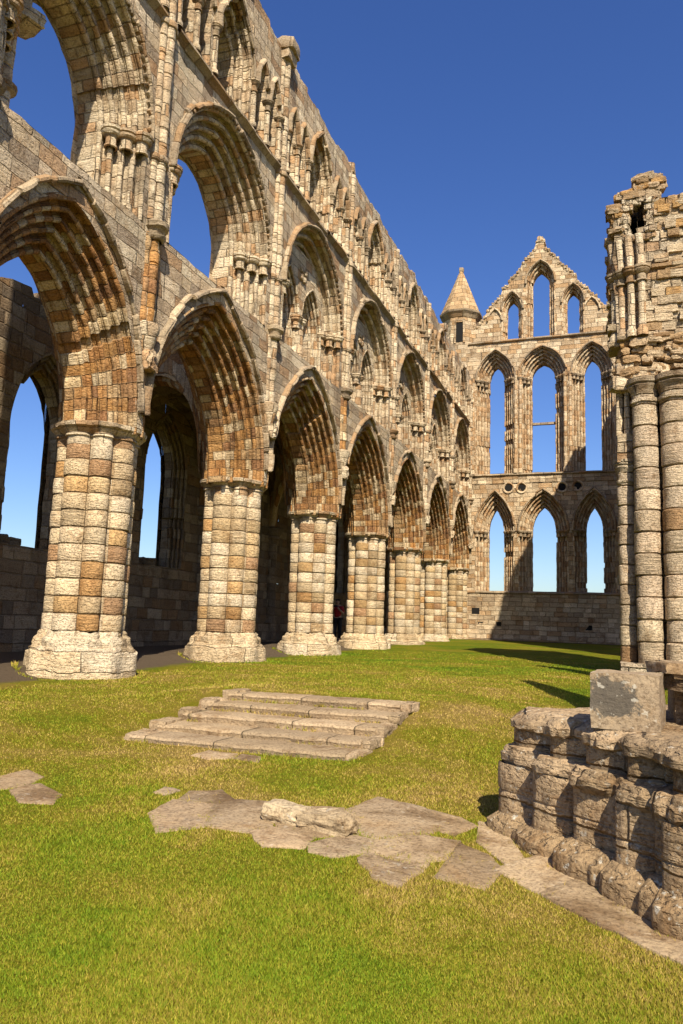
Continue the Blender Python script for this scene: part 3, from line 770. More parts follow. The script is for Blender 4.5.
strip('string_course', 16.5, -8.0, 1.2, 0, 'string'); strip('string_course', 9.05, -8.0, 1.2, -.03, 'string', .14, .1); strip('string_course', 2.78, -8.0, 1.2, -.10, 'string', .16, .1)
# engaged shafts between the upper lancets
for x in (-7.72, -5.42, -5.18, -2.86, -2.6, -.3):
    mb = MB(); mb.lathe(x, YE - .02, [(9.2, .13), (9.4, .13), (9.45, .085)] + [(9.45 + .36 * i + e, .085 + (0 if e else -.01)) for i in range(14) for e in (0, .03, .33)] + [(14.6, .1)], 12, w=.26)
    mb.build('engaged_shaft', 'eastm', east, disp=.012, dscale=5)
# roundels and putlog holes, their inner shade painted as flat dark sheets
for x, z in ((-5.8, 8.42), (-5.11, 8.40), (-3.05, 8.39), (-2.26, 8.42)):
    mb = MB(); n = 20
    mb.lathe(0, 0, [(0, .30), (-.06, .30), (-.07, .25), (-.02, .2), (.02, .19), (.03, .0)], n)
    mb.v = [(x + px, YE - .0 + pz, z + py) for px, py, pz in mb.v]
    ob = mb.build('roundel', 'eastm', east, disp=.01)
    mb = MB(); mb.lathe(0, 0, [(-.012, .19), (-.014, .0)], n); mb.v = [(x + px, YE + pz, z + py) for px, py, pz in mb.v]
    mb.build('recess', 'dark', ob, disp=0)  # black disc painted for the shade inside the roundel
for x, z, s in ((-7.47, 1.88, .4), (-7.21, 1.21, .26), (-6.27, 1.24, .26), (-1.8, 1.18, .3)):
    mb = MB(); F = lambda u, zz, d: FE(x + u, z + zz, -.12 + d)
    mb.box(F, -s / 2 - .06, s / 2 + .06, s * .42, s * .42 + .1, -.012, .05, .2); mb.box(F, -s / 2 - .06, s / 2 + .06, -s * .42 - .07, -s * .42, -.02, .05, .2)
    ob = mb.build('putlog_hole', 'east', east, disp=.01)
    mb = MB(); mb.rect(lambda u, zz: F(u, zz, -.008), -s / 2, s / 2, -s * .42, s * .42, .1); mb.build('recess', 'dark', ob, disp=.012, dscale=6)  # dark sheet on the wall face stands for the hole's shade
# tie bar across the middle lancet
mb = MB(); mb.box(FE, -4.62, -3.42, 12.0, 12.12, .8, 1.0, .3); mb.build('cross_bar', 'string', east, disp=.015, dscale=5)
# rough coping stones up the gable and a finial lump
mb = MB(); rr = random.Random(5); u = -7.6
while u < -.3:
    z = gtop(u); mb.block(FE(u, z - .06, GS + .3), (rr.uniform(.16, .26), .7, rr.uniform(.12, .18)), (0, rr.uniform(-.15, .15), 0), int(u * 37), 4, .22, .05); u += .15
mb.block(FE(GA[0], GA[1] + .12, GS + .4), (.3, .5, .42), (0, 0, 0), 4, 4, .4, .1)
mb.build('coping', 'east', east, disp=.012)

# stair turret with a stone cone
tur = thing('stair_turret', 'round stair turret with conical stone cap at the corner of the gable', 'turret', (-8.62, 42.0, 0))
TX, TY = -8.62, 42.0
mb = MB(); n = 8
zs = [0 + .45 * i for i in range(42)]
def octo(r, z, n=32):
    o = []
    for i in range(n + 1):
        a = 2 * math.pi * i / n; m = (a + math.pi / 8) % (math.pi / 4) - math.pi / 8
        o.append((TX + r * math.cos(a) / math.cos(m), TY + r * math.sin(a) / math.cos(m), z))
    return o
mb.grid([octo(.92, z) for z in zs], [[(2 * math.pi * .95 * i / 32, z) for i in range(33)] for z in zs])
mb.build('turret_shaft', 'east', tur, disp=.03)
mb = MB(); pr = [(18.2, .92), (18.28, 1.0), (18.42, 1.05), (18.5, 1.14), (18.62, 1.16), (18.64, 1.08)]
mb.grid([octo(r, z) for z, r in pr], [[(2 * math.pi * i / 32, z) for i in range(33)] for z, r in pr]); mb.build('cornice', 'string', tur, disp=.02, dscale=4)
mb = MB(); pr = []
for i in range(10): pr += [(18.62 + .28 * i, 1.10 - .105 * i), (18.62 + .28 * i + .25, 1.10 - .105 * i - .082)]
pr.append((21.42, .05))
mb.grid([octo(max(r, .02), z) for z, r in pr], [[(2 * math.pi * .8 * i / 32, z - 18.62) for i in range(33)] for z, r in pr]); mb.build('cone_roof', 'cone', tur, disp=.02, dscale=3)
mb = MB(); mb.block((TX, TY, 21.42), (.26, .26, .28), (0, 0, 0), 3, 4, .5, .08); mb.build('finial', 'string', tur, disp=0)
wa = math.radians(-90)
mb = MB(); F = lambda u, z, d: (TX + .12 + u, TY - .93 + d, z)
mb.rect(lambda u, z: F(u, z, -.015), -.2, .2, 16.75, 17.9, .2); ob = mb.build('slit_window', 'dark', tur, disp=.01)  # slit is a flat dark sheet, the shade within put into its colour
mb = MB(); mb.box(F, -.3, -.2, 16.7, 18.0, -.05, .1, .3); mb.box(F, .2, .3, 16.7, 18.0, -.05, .1, .3); mb.box(F, -.3, .3, 17.9, 18.06, -.06, .1, .3)
mb.build('frame', 'east', ob, disp=.015)

# ------------------------------------------------------------------ standing fragment on the right
frag = thing('pier_fragment', 'tall broken pier with two round drum columns and ragged masonry above, right edge', 'ruin', (1.2, 18.2, 0))
YS_ = 18.0
FS = lambda u, z, d: (u, YS_ + d, z)
mb = MB(); mb.box(FS, -.15, 2.6, -.3, .30, -.55, 2.4, .3); mb.build('base', 'frag', frag, disp=.04)
def drum(cx, cy, r, z0, z1, h, seed):
    rr = random.Random(seed); n = max(1, round((z1 - z0) / h)); pr = []; H = (z1 - z0) / n
    mb = MB(); P = []; U = []; N = 28
    for k in range(n):
        j = rr.uniform(-.012, .012) * r * 3; oc = (rr.uniform(-.012, .012), rr.uniform(-.012, .012))
        for fr, s in ((0, .022), (.06, 0), (.5, 0), (.94, 0), (.999, .022)):
            rad = r + j - s
            P.append([(cx + oc[0] + rad * math.cos(2 * math.pi * i / N), cy + oc[1] + rad * math.sin(2 * math.pi * i / N), z0 + (k + fr) * H) for i in range(N + 1)])
            U.append([(2.9 * i / N + .05, (k + min(fr, .998)) * .46 + seed * .46 * 30) for i in range(N + 1)])
    mb.grid(P, U); return mb
def big_cap(cx, cy, r, z):
    mb = MB(); mb.lathe(cx, cy, [(z - .5, r), (z - .49, r * 1.13), (z - .42, r * 1.13), (z - .4, r * 1.0), (z - .22, r * 1.06), (z - .12, r * 1.3), (z - .08, r * 1.22), (z - .05, r * 1.36), (z + .06, r * 1.38), (z + .07, 0)], 28); return mb
for cx, cy, r, z0, z1, sd in ((.46, 17.95, .27, .28, 6.35, 1), (1.12, 17.85, .36, .28, 6.35, 2), (1.85, 17.95, .27, .28, 6.35, 3), (.04, 18.35, .19, .2, 4.62, 4), (2.35, 18.3, .19, .2, 6.35, 5)):
    ob = drum(cx, cy, r, z0, z1, .46, sd).build('shaft', 'drum', frag, disp=.014, dscale=4)
    big_cap(cx, cy, r, z1 + .1).build('capital', 'frag', ob, disp=.03, dscale=4)
mb = MB(); mb.box(FS, -.1, 2.5, -.2, 6.4, .42, 2.2, .35); mb.build('core', 'frag', frag, disp=.03)
mb = MB(); mb.box(FS, -.14, .18, 4.7, 5.35, .1, .6, .2); mb.build('corner_block', 'frag', frag, disp=.02)
# slender broken shafts above the corner block
mb = MB()
for x, y, r in ((-.08, 18.28, .07), (.08, 18.2, .06)): mb.lathe(x, y, [(5.35, r)] + [(5.35 + .25 * i, r + .01 * (i % 2)) for i in range(1, 5)], 10)
mb.block((-.06, 18.2, 6.5), (.42, .4, .3), (0, .1, .2), 3, 5, .3, .12); mb.block((.02, 18.25, 6.85), (.36, .4, .3), (0, .1, .2), 5, 5, .3, .12)
mb.build('corner_shafts', 'mould', frag, disp=.02, dscale=4)
# ragged belt where the arches sprang
mb = MB(); rr = random.Random(21)
for k in range(150):
    z = rr.uniform(6.45, 7.55); x = rr.uniform(-.05, 2.6)
    mb.block((x, YS_ + .2 + rr.uniform(-.09, .09) + (7.5 - z) * .12, z), (rr.uniform(.14, .42), .45, rr.uniform(.07, .2)), (rr.uniform(-.15, .15), rr.uniform(-.12, .12), rr.uniform(-.3, .3)), k, 4, .2, .08)
mb.box(FS, -.05, 2.55, 6.4, 7.6, .3, 2.2, .4)
mb.build('broken_springers', 'rubble', frag, disp=.03)
# upper storey
def ftop(u):
    return interp(u, [(-.3, 10.7), (.05, 11.0), (.3, 11.3), (.85, 11.62), (.9, 10.85), (1.6, 10.8), (2.6, 10.5)]) + (random.Random(math.floor(u / .22)).random() - .5) * .16
mb = MB()
us = [-.12 + .17 * i for i in range(17)]
for a, b in zip(us[:-1], us[1:]):
    t = (ftop(a) + ftop(b)) / 2
    z0 = 7.5
    zz = [z0 + (t - z0) * i / 10 for i in range(11)]
    hole = .2 < (a + b) / 2 < .62
    for za, zb_ in zip(zz[:-1], zz[1:]):
        if hole and za > 10.0 and zb_ < 11.05: continue
        mb.grid([[FS(q, z, .12) for z in (za, zb_)] for q in (a, b)], [[(q, z) for z in (za, zb_)] for q in (a, b)])
    if hole: mb.grid([[FS(q, z, 1.1) for z in zz] for q in (a, b)], [[(q, z) for z in zz] for q in (a, b)])
    mb.grid([[FS(q, z, 2.1) for z in zz] for q in (a, b)], [[(q, z) for z in zz] for q in (a, b)], True)
    mb.grid([[FS(a, t, .12), FS(a, t, 2.1)], [FS(b, t, .12), FS(b, t, 2.1)]], [[(a, 0), (a, 2)], [(b, 0), (b, 2)]])
    for q in (a, b): mb.grid([[FS(q, z, .12) for z in zz], [FS(q, z, 1.0) for z in zz], [FS(q, z, 2.1) for z in zz]], [[(.12, z) for z in zz], [(1.0, z) for z in zz], [(2.1, z) for z in zz]])
mb.build('upper_masonry', 'frag', frag, disp=.07, dscale=2.8)
# stair hole near the top, its inner shade painted on a dark sheet
mb = MB(); F = lambda u, z, d: FS(.42 + u, 10.45 + z, .12 + d)
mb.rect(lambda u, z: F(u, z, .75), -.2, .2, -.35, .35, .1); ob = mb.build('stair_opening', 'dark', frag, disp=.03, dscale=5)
mb = MB(); rr = random.Random(14)
for q in range(7):
    for sd in (-1, 1): mb.block(F(sd * (.27 + rr.uniform(-.05, .05)), -.42 + .14 * q, .12 + rr.uniform(-.05, .05)), (rr.uniform(.14, .26), .34, .15), (0, rr.uniform(-.08, .08), rr.uniform(-.2, .2)), q + 9 * sd, 4, .2, .08)
for q in range(4): mb.block(F(-.25 + .16 * q, .43 + rr.uniform(-.03, .05), .1), (.26, .36, .15), (0, rr.uniform(-.15, .15), .1), q + 50, 4, .2, .09)
mb.block(F(.0, -.47, .1), (.5, .34, .13), (0, .06, 0), 61, 5, .15, .06)
mb.build('frame', 'frag', ob, disp=.03, dscale=4)
# faces of the torn masonry: stones standing proud or sunk
mb = MB(); rr = random.Random(77)
for k in range(95):
    z = 7.6 + .2 * rr.randint(0, 17); x = rr.uniform(.55 if z < 10 else .85, 2.5)
    if z > ftop(x) - .15: continue
    mb.block((x, YS_ + .17 + rr.uniform(-.05, .05), z), (rr.uniform(.22, .5), .22, .19), (0, 0, rr.uniform(-.06, .06)), k + 700, 4, .12, .05)
mb.build('torn_facing', 'rubble', frag, disp=.02, dscale=4)
# rough rubble round the top
mb = MB(); rr = random.Random(31)
for k in range(150):
    x = rr.uniform(-.12, .9) if k < 100 else rr.uniform(.9, 2.5); zt = ftop(x); z = zt - abs(rr.gauss(0, .4)) - .02
    if abs(x - .42) < .32 and 10.1 < z < 11.0: continue
    mb.block((x, YS_ + .26 + rr.uniform(-.05, .12), z), (rr.uniform(.16, .42), rr.uniform(.3, .42), rr.uniform(.09, .2)), (rr.uniform(-.12, .12), rr.uniform(-.15, .15), rr.uniform(-.3, .3)), k + 200, 4, .2, .08)
for k in range(26):                                                # the left broken edge
    z = 7.5 + 3.4 * k / 26
    mb.block((-.16 + rr.uniform(-.05, .04), YS_ + rr.uniform(.3, 1.4), z), (.26, rr.uniform(.3, .7), .15), (0, 0, rr.uniform(-.2, .2)), k + 300, 4, .2, .08)
mb.build('broken_top', 'rubble', frag, disp=.02)
# gallery jamb: shafts, capitals and the springing of its arch
for q, (x, d) in enumerate(((-.14, .30), (.02, .14), (.22, .0), (.45, -.06))):
    mb = MB(); mc = MB(); ms = MB(); mb.lathe(x, YS_ + d, [(7.55, .12), (7.7, .12), (7.76, .085)] + [(7.76 + .3 * i, .085 - (.008 if i % 2 else 0)) for i in range(1, 4)] + [(8.85, .08)], 12)
    mc.lathe(x, YS_ + d, cap_prof(9.2, .095, .36), 12)
    P = []
    for i in range(7):
        z = 9.2 + .13 * i; lean = -.012 * i * i * .12
        P.append([(x + lean + .09 * math.cos(a * math.pi / 4), YS_ + d + .09 * math.sin(a * math.pi / 4), z) for a in range(9)])
    ms.grid(P, [[(.05 * a, .13 * i) for a in range(9)] for i in range(7)])
    js = mb.build('jamb_shaft', 'mould', frag, disp=.01, dscale=6); mc.build('capital', 'string', js, disp=.015, dscale=6); ms.build('arch_moulding', 'mould', js, disp=.02, dscale=4)
mb = MB(); x = .55; rr = random.Random(4)
for z, x0 in ((9.15, .5), (7.5, -.1)):
    x = x0
    while x < 2.5:
        e = x + rr.uniform(.35, .6); pr = [(0, .12), (.03, .0), (.1, -.02), (.16, .1)]
        mb.grid([[FS(t, z + a, b) for a, b in pr] for t in (x, e)], [[(t, a) for a, b in pr] for t in (x, e)], True); x = e
mb.build('string_course', 'string', frag, disp=.03, dscale=4)

# unseen wall added behind the fragment, shaped to shade the gable
FW = lambda u, z, d: (.75 + d, u, z)
south = thing('side_wall', 'high remnant of the lost side wall standing behind the broken pier', 'wall', (.75, 34, .2))
def stop(u): return interp(u, [(26.4, 15.3), (27.8, 16.0), (29.5, 16.9), (36, 16.6), (39, 14.8), (41.3, 13.5)]) + (random.Random(math.floor(u / .5)).random() - .5) * .4
mb = MB()
for d, fl in ((0, 0), (1.3, 1)):
    panel(mb, FW, 26.4, 33.4, 30.9, 1.5, 4.1, 1.07, -.1, stop, d, flip=bool(fl), cap=1.3 if not fl else None)
    panel(mb, FW, 33.4, 37.4, 35.4, 1.2, 4.1, 1.07, -.1, stop, d, flip=bool(fl), cap=1.3 if not fl else None)
    panel(mb, FW, 37.4, 41.3, 39.2, 1.2, 4.1, 1.07, -.1, stop, d, flip=bool(fl), cap=1.3 if not fl else None)
for c, a in ((30.9, 1.5), (35.4, 1.2), (39.2, 1.2)): sweep(mb, FW, c, a, 1.07, 4.1, -.1, [(0, 0), (.1, .3), (.1, 1.0), (0, 1.3)], .3, .01, .01, int(c))
mb.rect(lambda d, z: FW(26.4, z, d), 0, 1.3, -.1, 14.6, .5)
mb.build('masonry', 'wall', south, disp=.04)
# two unseen stubs added beyond the right edge to cast shadows on the grass
for i, (x, y, hgt, lb) in enumerate(((1.2, 8.95, 6.1, 'jagged pier stub beside the foreground base, nearest of two'), (1.5, 13.6, 7.5, 'taller unseen stub added near the broken drum pier to cast a lawn shadow'))):
    t = thing('pier_stub', lb, 'ruin', (x, y, 0))
    mb = MB(); P = []; U = []
    for k in range(16):
        f = k / 15; z = -.4 + (hgt + .4) * f; r = (.5 - .1 * i) * (1 - .75 * max(0, f - .35) / .65)
        P.append([(x + r * math.cos(2 * math.pi * a / 24) + .1 * f, y + r * math.sin(2 * math.pi * a / 24), z) for a in range(25)]); U.append([(4.0 * a / 24, z) for a in range(25)])
    mb.grid(P, U); mb.build('shaft', 'frag', t, disp=.09, dscale=1.6)

# ------------------------------------------------------------------ foreground pier base
stumpT = thing('clustered_pier', 'low broken base of a clustered pier with rounded grey drums in two tiers', 'ruin', (.95, 5.95, -.6))
SC = (.95, 5.95)
cornersD = [(-.64, 5.96), (.95, 3.88), (2.7, 5.95), (.95, 8.1)]
lob = []
for (a, b), nL in zip(zip(cornersD, cornersD[1:] + cornersD[:1]), (6, 6, 6, 6)):
    for i in range(nL):
        t = i / nL; lob.append((a[0] + (b[0] - a[0]) * t, a[1] + (b[1] - a[1]) * t))
LPOLY = []
for i, (lx, ly) in enumerate(lob):
    rr_ = random.Random(i * 3 + 1); ro = R(-30 + rr_.uniform(-6, 6)); hx, hy = .225 + rr_.uniform(-.02, .02), .225
    pl = []
    for q in range(33):
        t = 2 * math.pi * q / 32; c_, s_ = math.cos(t), math.sin(t); n_ = (abs(c_) ** 5 + abs(s_) ** 5) ** .2
        x, y = hx * c_ / n_, hy * s_ / n_
        pl.append((lx + x * math.cos(ro) - y * math.sin(ro), ly + x * math.sin(ro) + y * math.cos(ro)))
    LPOLY.append(pl)
def ray_out(th, grow=0.0, lr=.24):
    dx, dy = math.cos(th), math.sin(th); best = 0; bi = -1
    # inner diamond
    for (a, b) in zip(cornersD, cornersD[1:] + cornersD[:1]):
        ex, ey = b[0] - a[0], b[1] - a[1]; L = math.hypot(ex, ey); nx, ny = ey / L, -ex / L
        if nx * ((a[0] + b[0]) / 2 - SC[0]) + ny * ((a[1] + b[1]) / 2 - SC[1]) < 0: nx, ny = -nx, -ny
        dn = dx * nx + dy * ny
        if dn > 1e-6:
            dist = (nx * (a[0] - SC[0]) + ny * (a[1] - SC[1]) + .06 + grow) / dn
            px, py = SC[0] + dx * dist, SC[1] + dy * dist
            s = ((px - a[0]) * ex + (py - a[1]) * ey) / L / L
            if -.02 <= s <= 1.02: best = max(best, dist)
    for i, pl in enumerate(LPOLY):
        for (x1, y1), (x2, y2) in zip(pl[:-1], pl[1:]):
            ex, ey = x2 - x1, y2 - y1; den = dx * ey - dy * ex
            if abs(den) < 1e-12: continue
            tt = ((x1 - SC[0]) * ey - (y1 - SC[1]) * ex) / den; ss = ((x1 - SC[0]) * dy - (y1 - SC[1]) * dx) / den
            if -.001 <= ss <= 1.001 and tt > best: best, bi = tt, i
    return best, bi
NS = 900
TH_ = [2 * math.pi * i / NS for i in range(NS + 1)]
O1 = [ray_out(t) for t in TH_]
arr = np.array([o[0] for o in O1[:-1]])
def smooth_out(w):
    k = np.ones(w) / w; e = np.concatenate([arr[-w:], arr, arr[:w]]); s = np.convolve(e, k, 'same')[w:-w]
    return s
def dil(w):
    e = np.concatenate([arr[-w:], arr, arr[:w]]); return np.array([e[i + w - w // 2:i + w + w // 2 + 1].max() for i in range(NS)])
blend_l = .55 * smooth_out(21) + .45 * dil(14)
blend_n = blend_l + np.array([.05 * noise.noise((math.cos(t) * 9, math.sin(t) * 9, 2)) + .025 * noise.noise((math.cos(t) * 17, math.sin(t) * 17, 5)) for t in TH_[:-1]])
blend_p = .5 * arr + .5 * dil(22); blend_d = .72 * arr + .28 * dil(18)
ulen = [0]
for i in range(NS):
    a = (arr[i] * math.cos(TH_[i]), arr[i] * math.sin(TH_[i])); j = (i + 1) % NS; b = (arr[j] * math.cos(TH_[j]), arr[j] * math.sin(TH_[j]))
    ulen.append(ulen[-1] + math.hypot(a[0] - b[0], a[1] - b[1]))
lobj = {}
def tier(name, mat, rows, disp, dscale=3.0, cap=False, per_lobe=0.0, seed=0):
    """rows: (z, outline array, offset)"""
    mb = MB(); P = []; U = []; rr = random.Random(seed)
    lj = [rr.uniform(-1, 1) for _ in range(len(lob) + 1)]
    for z, o, off in rows:
        row = []
        for i in range(NS + 1):
            q = i % NS; r = o[q] + off + per_lobe * lj[O1[q][1]]
            row.append((SC[0] + r * math.cos(TH_[i]), SC[1] + r * math.sin(TH_[i]), z + (per_lobe * .8 * lj[O1[q][1] - 1] if z > -.55 else 0)))
        P.append(row); U.append([(ulen[i], z + seed) for i in range(NS + 1)])
    mb.grid(P[::-1] if False else P, U)
    if cap:
        z, o, off = rows[-1]; C = []; UU = []
        for f in (1.0, .93, .85, .7, .5, .25, .01):
            C.append([(SC[0] + (o[i % NS] + off) * f * math.cos(TH_[i]), SC[1] + (o[i % NS] + off) * f * math.sin(TH_[i]), z + (.01 if f < 1 else 0)) for i in range(NS + 1)])
            UU.append([(C[-1][i][0], C[-1][i][1]) for i in range(NS + 1)])
        mb.grid(C, UU)
    return mb.build(name, mat, stumpT, disp=disp, dscale=dscale, smooth=32)
tier('plinth', 'stump', [(-.85, blend_p, .06), (-.62, blend_p, .07), (-.54, blend_p, .085), (-.48, blend_p, .08), (-.455, blend_p, .075), (-.44, blend_p, .05), (-.40, blend_p, -.01), (-.385, blend_p, -.06)], .013, 6.0, per_lobe=.02, seed=1)
tier('lower_drums', 'stump', [(-.45, blend_d, -.035), (-.42, blend_d, -.025), (-.35, blend_d, -.03), (-.262, blend_d, -.03), (-.25, blend_d, -.04), (-.238, blend_d, -.03), (-.15, blend_d, -.03), (-.08, blend_d, -.03), (-.06, blend_d, -.035)], .012, 4.5, per_lobe=.014, seed=2)
tier('lower_ledge', 'ledge', [(-.085, arr, -.06), (-.08, blend_n, -.055), (-.05, blend_n, -.028), (-.045, blend_n, -.02), (.0, blend_n, -.025), (.012, blend_n, -.045), (.035, blend_n, -.055), (.05, blend_n, -.07), (.06, blend_n, -.2)], .035, 4.6, seed=3)
tier('upper_drums', 'stump', [(.03, blend_d, -.14), (.06, blend_d, -.125), (.13, blend_d, -.13), (.19, blend_d, -.13), (.205, blend_d, -.15)], .014, 4.5, per_lobe=.016, seed=4)
tier('top_ledge', 'ledge', [(.18, arr, -.17), (.185, blend_n, -.13), (.20, blend_n, -.095), (.245, blend_n, -.09), (.255, blend_n, -.10), (.28, blend_n, -.13), (.30, blend_n, -.16)], .034, 4.0, cap=True, seed=5)
# squared block standing on it
mb = MB(); mb.block((.0, 5.36, .47), (.40, .46, .34), (0, 0, R(-6)), 8, 14, .03, .012)
tag(mb.build('stone_block', 'block', disp=.006, dscale=6), 'squared grey lichened block standing on top of the foreground pier base', 'stone block')
rub = thing('rubble_core', 'patch of dark mortared rubble on the pier base right of the squared block', 'rubble', (.9, 5.9, .3))
mb = MB(); rr = random.Random(8)
for k in range(60):
    mb.block((rr.uniform(.3, 1.5), 5.55 + rr.uniform(-.05, .12), .32 + rr.uniform(0, .3)), (rr.uniform(.08, .22), .2, rr.uniform(.06, .12)), (0, rr.uniform(-.2, .2), rr.uniform(-.4, .4)), k, 4, .3, .08)
mb.box(lambda u, z, d: (u, 5.6 + d, z), .28, 1.6, .25, .6, 0, .9, .15)
mb.build('rubble', 'darkrubble', rub, disp=.02, dscale=5)
mb = MB(); mb.block((.86, 5.95, .655), (1.25, .95, .085), (0, 0, .05), 2, 10, .06, .015); mb.block((.33, 5.62, .67), (.36, .3, .07), (0, .05, .4), 5, 6, .1, .03)
mb.build('capping_slab', 'slab', rub, disp=.012, dscale=5)

# ------------------------------------------------------------------ steps, paving slabs, fallen stone
steps = thing('stone_steps', 'five shallow worn stone steps set in the lawn', 'steps', (-3.8, 8.3, -.4))
for k in range(5):
    y0 = 7.30 + .44 * k; y1 = y0 + (.47 if k < 4 else .42); zt = -.375 + .088 * k + (.02 if k == 0 else 0)
    xl, xr = -5.04 + .06 * k, -2.58 + .012 * k
    
    mb = MB(); n = 56
    pr = [(y0 + .02, zt - .30), (y0 + .015, zt - .06), (y0, zt - .03), (y0 + .012, zt - .008), (y0 + .04, zt), (y0 + .2, zt + .002), (y0 + .35, zt + .001), (y1 + .04, zt), (y1 + .05, zt - .2)]
    P = []; U = []
    for i in range(n + 1):
        x = xl + (xr - xl) * i / n; e = .03 * noise.noise((x * 1.6, k * 5.1, 0)) + .016 * noise.noise((x * 7, k * 9.1, 4))
        P.append([(x, y + (e if j < 5 else e * .3), z + .012 * noise.noise((x * 3, k * 3.3, 7)) * (1 if j > 1 else 0)) for j, (y, z) in enumerate(pr)])
        U.append([(x, .1 * j + k * 9.7) for j in range(len(pr))])
    mb.grid(P, U)
    for q in (0, n): mb.poly(P[q] if q else P[q][::-1], [(0.1, k + .1)] * len(pr))
    mb.build('tread', 'step', steps, disp=.012, dscale=5)
rr = random.Random(2)
for k in range(5):
    for q in range(2):
        mb = MB(); mb.block((-5.06 + .06 * k + rr.uniform(-.06, .03), 7.45 + .44 * k + q * .2, -.40 + .088 * k), (.2, .26, .1), (0, 0, rr.uniform(-.3, .3)), k * 3 + q, 5, .25, .06); mb.build('edging_stone', 'step', steps, disp=.01)
        mb = MB(); mb.block((-2.54 + .012 * k + rr.uniform(-.05, .05), 7.45 + .44 * k + q * .2, -.41 + .085 * k), (.16, .24, .1), (0, 0, rr.uniform(-.3, .3)), k * 3 + q + 70, 5, .25, .06); mb.build('edging_stone', 'step', steps, disp=.01)

def slab(pts, label, seed, lift=.010, mat='slab'):
    """flat stone following the turf, outline roughened"""
    rr = random.Random(seed); out = []
    n = len(pts); cx = sum(p[0] for p in pts) / n; cy = sum(p[1] for p in pts) / n
    pts = [(cx + (p[0] - cx) * 1.13, cy + (p[1] - cy) * 1.13) for p in pts]
    for (a, b) in zip(pts, pts[1:] + pts[:1]):
        m = max(2, round(math.hypot(a[0] - b[0], a[1] - b[1]) / .05))
        for i in range(m):
            t = i / m; x, y = a[0] + (b[0] - a[0]) * t, a[1] + (b[1] - a[1]) * t
            x += .018 * noise.noise((x * 6, y * 6, seed)); y += .018 * noise.noise((x * 6, y * 6, seed + 9)); out.append((x, y))
    tilt = (rr.uniform(-.012, .012), rr.uniform(-.012, .012))
    top = lambda x, y: gz(x, y) + lift + tilt[0] * (x - cx) + tilt[1] * (y - cy)
    mb = MB(); P = []; U = []
    for f, dz in ((1.0, -.12), (1.0, -.012), (.985, -.003), (.95, 0), (.75, .002), (.5, .0), (.25, .002), (.01, 0)):
        row = [(cx + (x - cx) * f, cy + (y - cy) * f) for x, y in out + out[:1]]
        P.append([(x, y, top(x, y) + dz) for x, y in row]); U.append([(seed * 20 + 2 + x * .1, seed * 20 + 2 + y * .1) for x, y in row])
    mb.grid(P, U)
    return tag(mb.build('paving_slab', mat, disp=.007, dscale=6, smooth=40), label, 'paving slab', 'flat paving slabs sunk in the lawn')
slab([(-3.26, 5.07), (-3.29, 5.42), (-2.98, 5.44), (-2.76, 4.95), (-2.97, 4.72)], 'brownish slab at the left end of the paved patch', 1)
slab([(-3.28, 5.46), (-3.32, 5.72), (-3.13, 5.85), (-2.88, 5.62), (-2.97, 5.47)], 'small slab at the back left corner of the paved patch', 2)
slab([(-2.94, 5.44), (-2.85, 5.62), (-2.5, 5.7), (-2.40, 5.3), (-2.33, 5.1), (-2.42, 4.93), (-2.73, 4.97)], 'broad slab left of the broken fallen stone', 3)
slab([(-2.38, 4.92), (-2.29, 5.09), (-1.98, 4.98), (-1.96, 4.78), (-2.19, 4.7)], 'slab in front of the left half of the fallen stone', 4)
slab([(-2.36, 5.32), (-2.42, 5.6), (-2.05, 5.75), (-1.92, 5.55), (-1.8, 5.24), (-2.0, 5.02), (-2.27, 5.13)], 'slab the broken fallen stone rests on', 5)
slab([(-1.97, 5.77), (-1.88, 6.19), (-1.49, 6.07), (-1.29, 5.77), (-1.34, 5.48), (-1.58, 5.25), (-1.75, 5.28)], 'large pinkish slab behind and right of the fallen stone', 6)
slab([(-1.45, 6.09), (-1.2, 6.04), (-1.06, 5.86), (-1.15, 5.58), (-1.26, 5.62)], 'brown slab at the back right of the paved patch', 7)
slab([(-1.55, 4.92), (-1.56, 5.17), (-1.33, 5.42), (-1.11, 5.41), (-1.09, 5.03), (-1.28, 4.86)], 'square slab in the middle of the right half of the patch', 8)
slab([(-1.56, 4.75), (-1.54, 4.88), (-1.28, 4.82), (-1.18, 4.90), (-1.18, 4.73), (-1.25, 4.47), (-1.39, 4.52)], 'pointed slab at the front edge of the paved patch', 9)
slab([(-1.94, 4.88), (-1.77, 5.19), (-1.60, 5.14), (-1.59, 4.88), (-1.72, 4.72), (-1.88, 4.75)], 'slab in front of the right half of the fallen stone', 10)
slab([(-1.06, 5.38), (-.87, 5.23), (-.74, 5.02), (-.8, 4.69), (-1.08, 4.72), (-1.06, 5.0)], 'pale slab in front of the pier base corner', 11)
slab([(-1.04, 5.98), (-.86, 5.88), (-.7, 5.43), (-.62, 5.22), (-.73, 5.14), (-.97, 5.5)], 'long slab pressed against the left corner of the pier base', 12)
for i, (a, b, lb) in enumerate((((-.76, 4.99), (-.47, 4.72), 'first strip slab along the foot of the pier base, by the patch'), ((-.46, 4.71), (-.15, 4.40), 'middle strip slab along the foot of the pier base'), ((-.14, 4.39), (.3, 3.98), 'strip slab along the pier base foot nearest the right edge'))):
    slab([a, b, (b[0] + .22, b[1] + .36), (a[0] + .2, a[1] + .36)], lb, 20 + i, .015)
slab([(-5.04, 5.46), (-5.01, 5.75), (-4.72, 5.62), (-4.62, 5.32), (-4.75, 5.1)], 'slab cut by the left edge of the photo', 30)
slab([(-4.6, 5.14), (-4.55, 5.38), (-4.2, 5.22), (-4.08, 4.98), (-4.30, 4.92)], 'right hand slab of the pair at the left edge', 31)
slab([(-4.02, 6.93), (-3.99, 7.2), (-3.69, 7.2), (-3.62, 6.97), (-3.8, 6.86)], 'small pale slab just below the front step', 32)
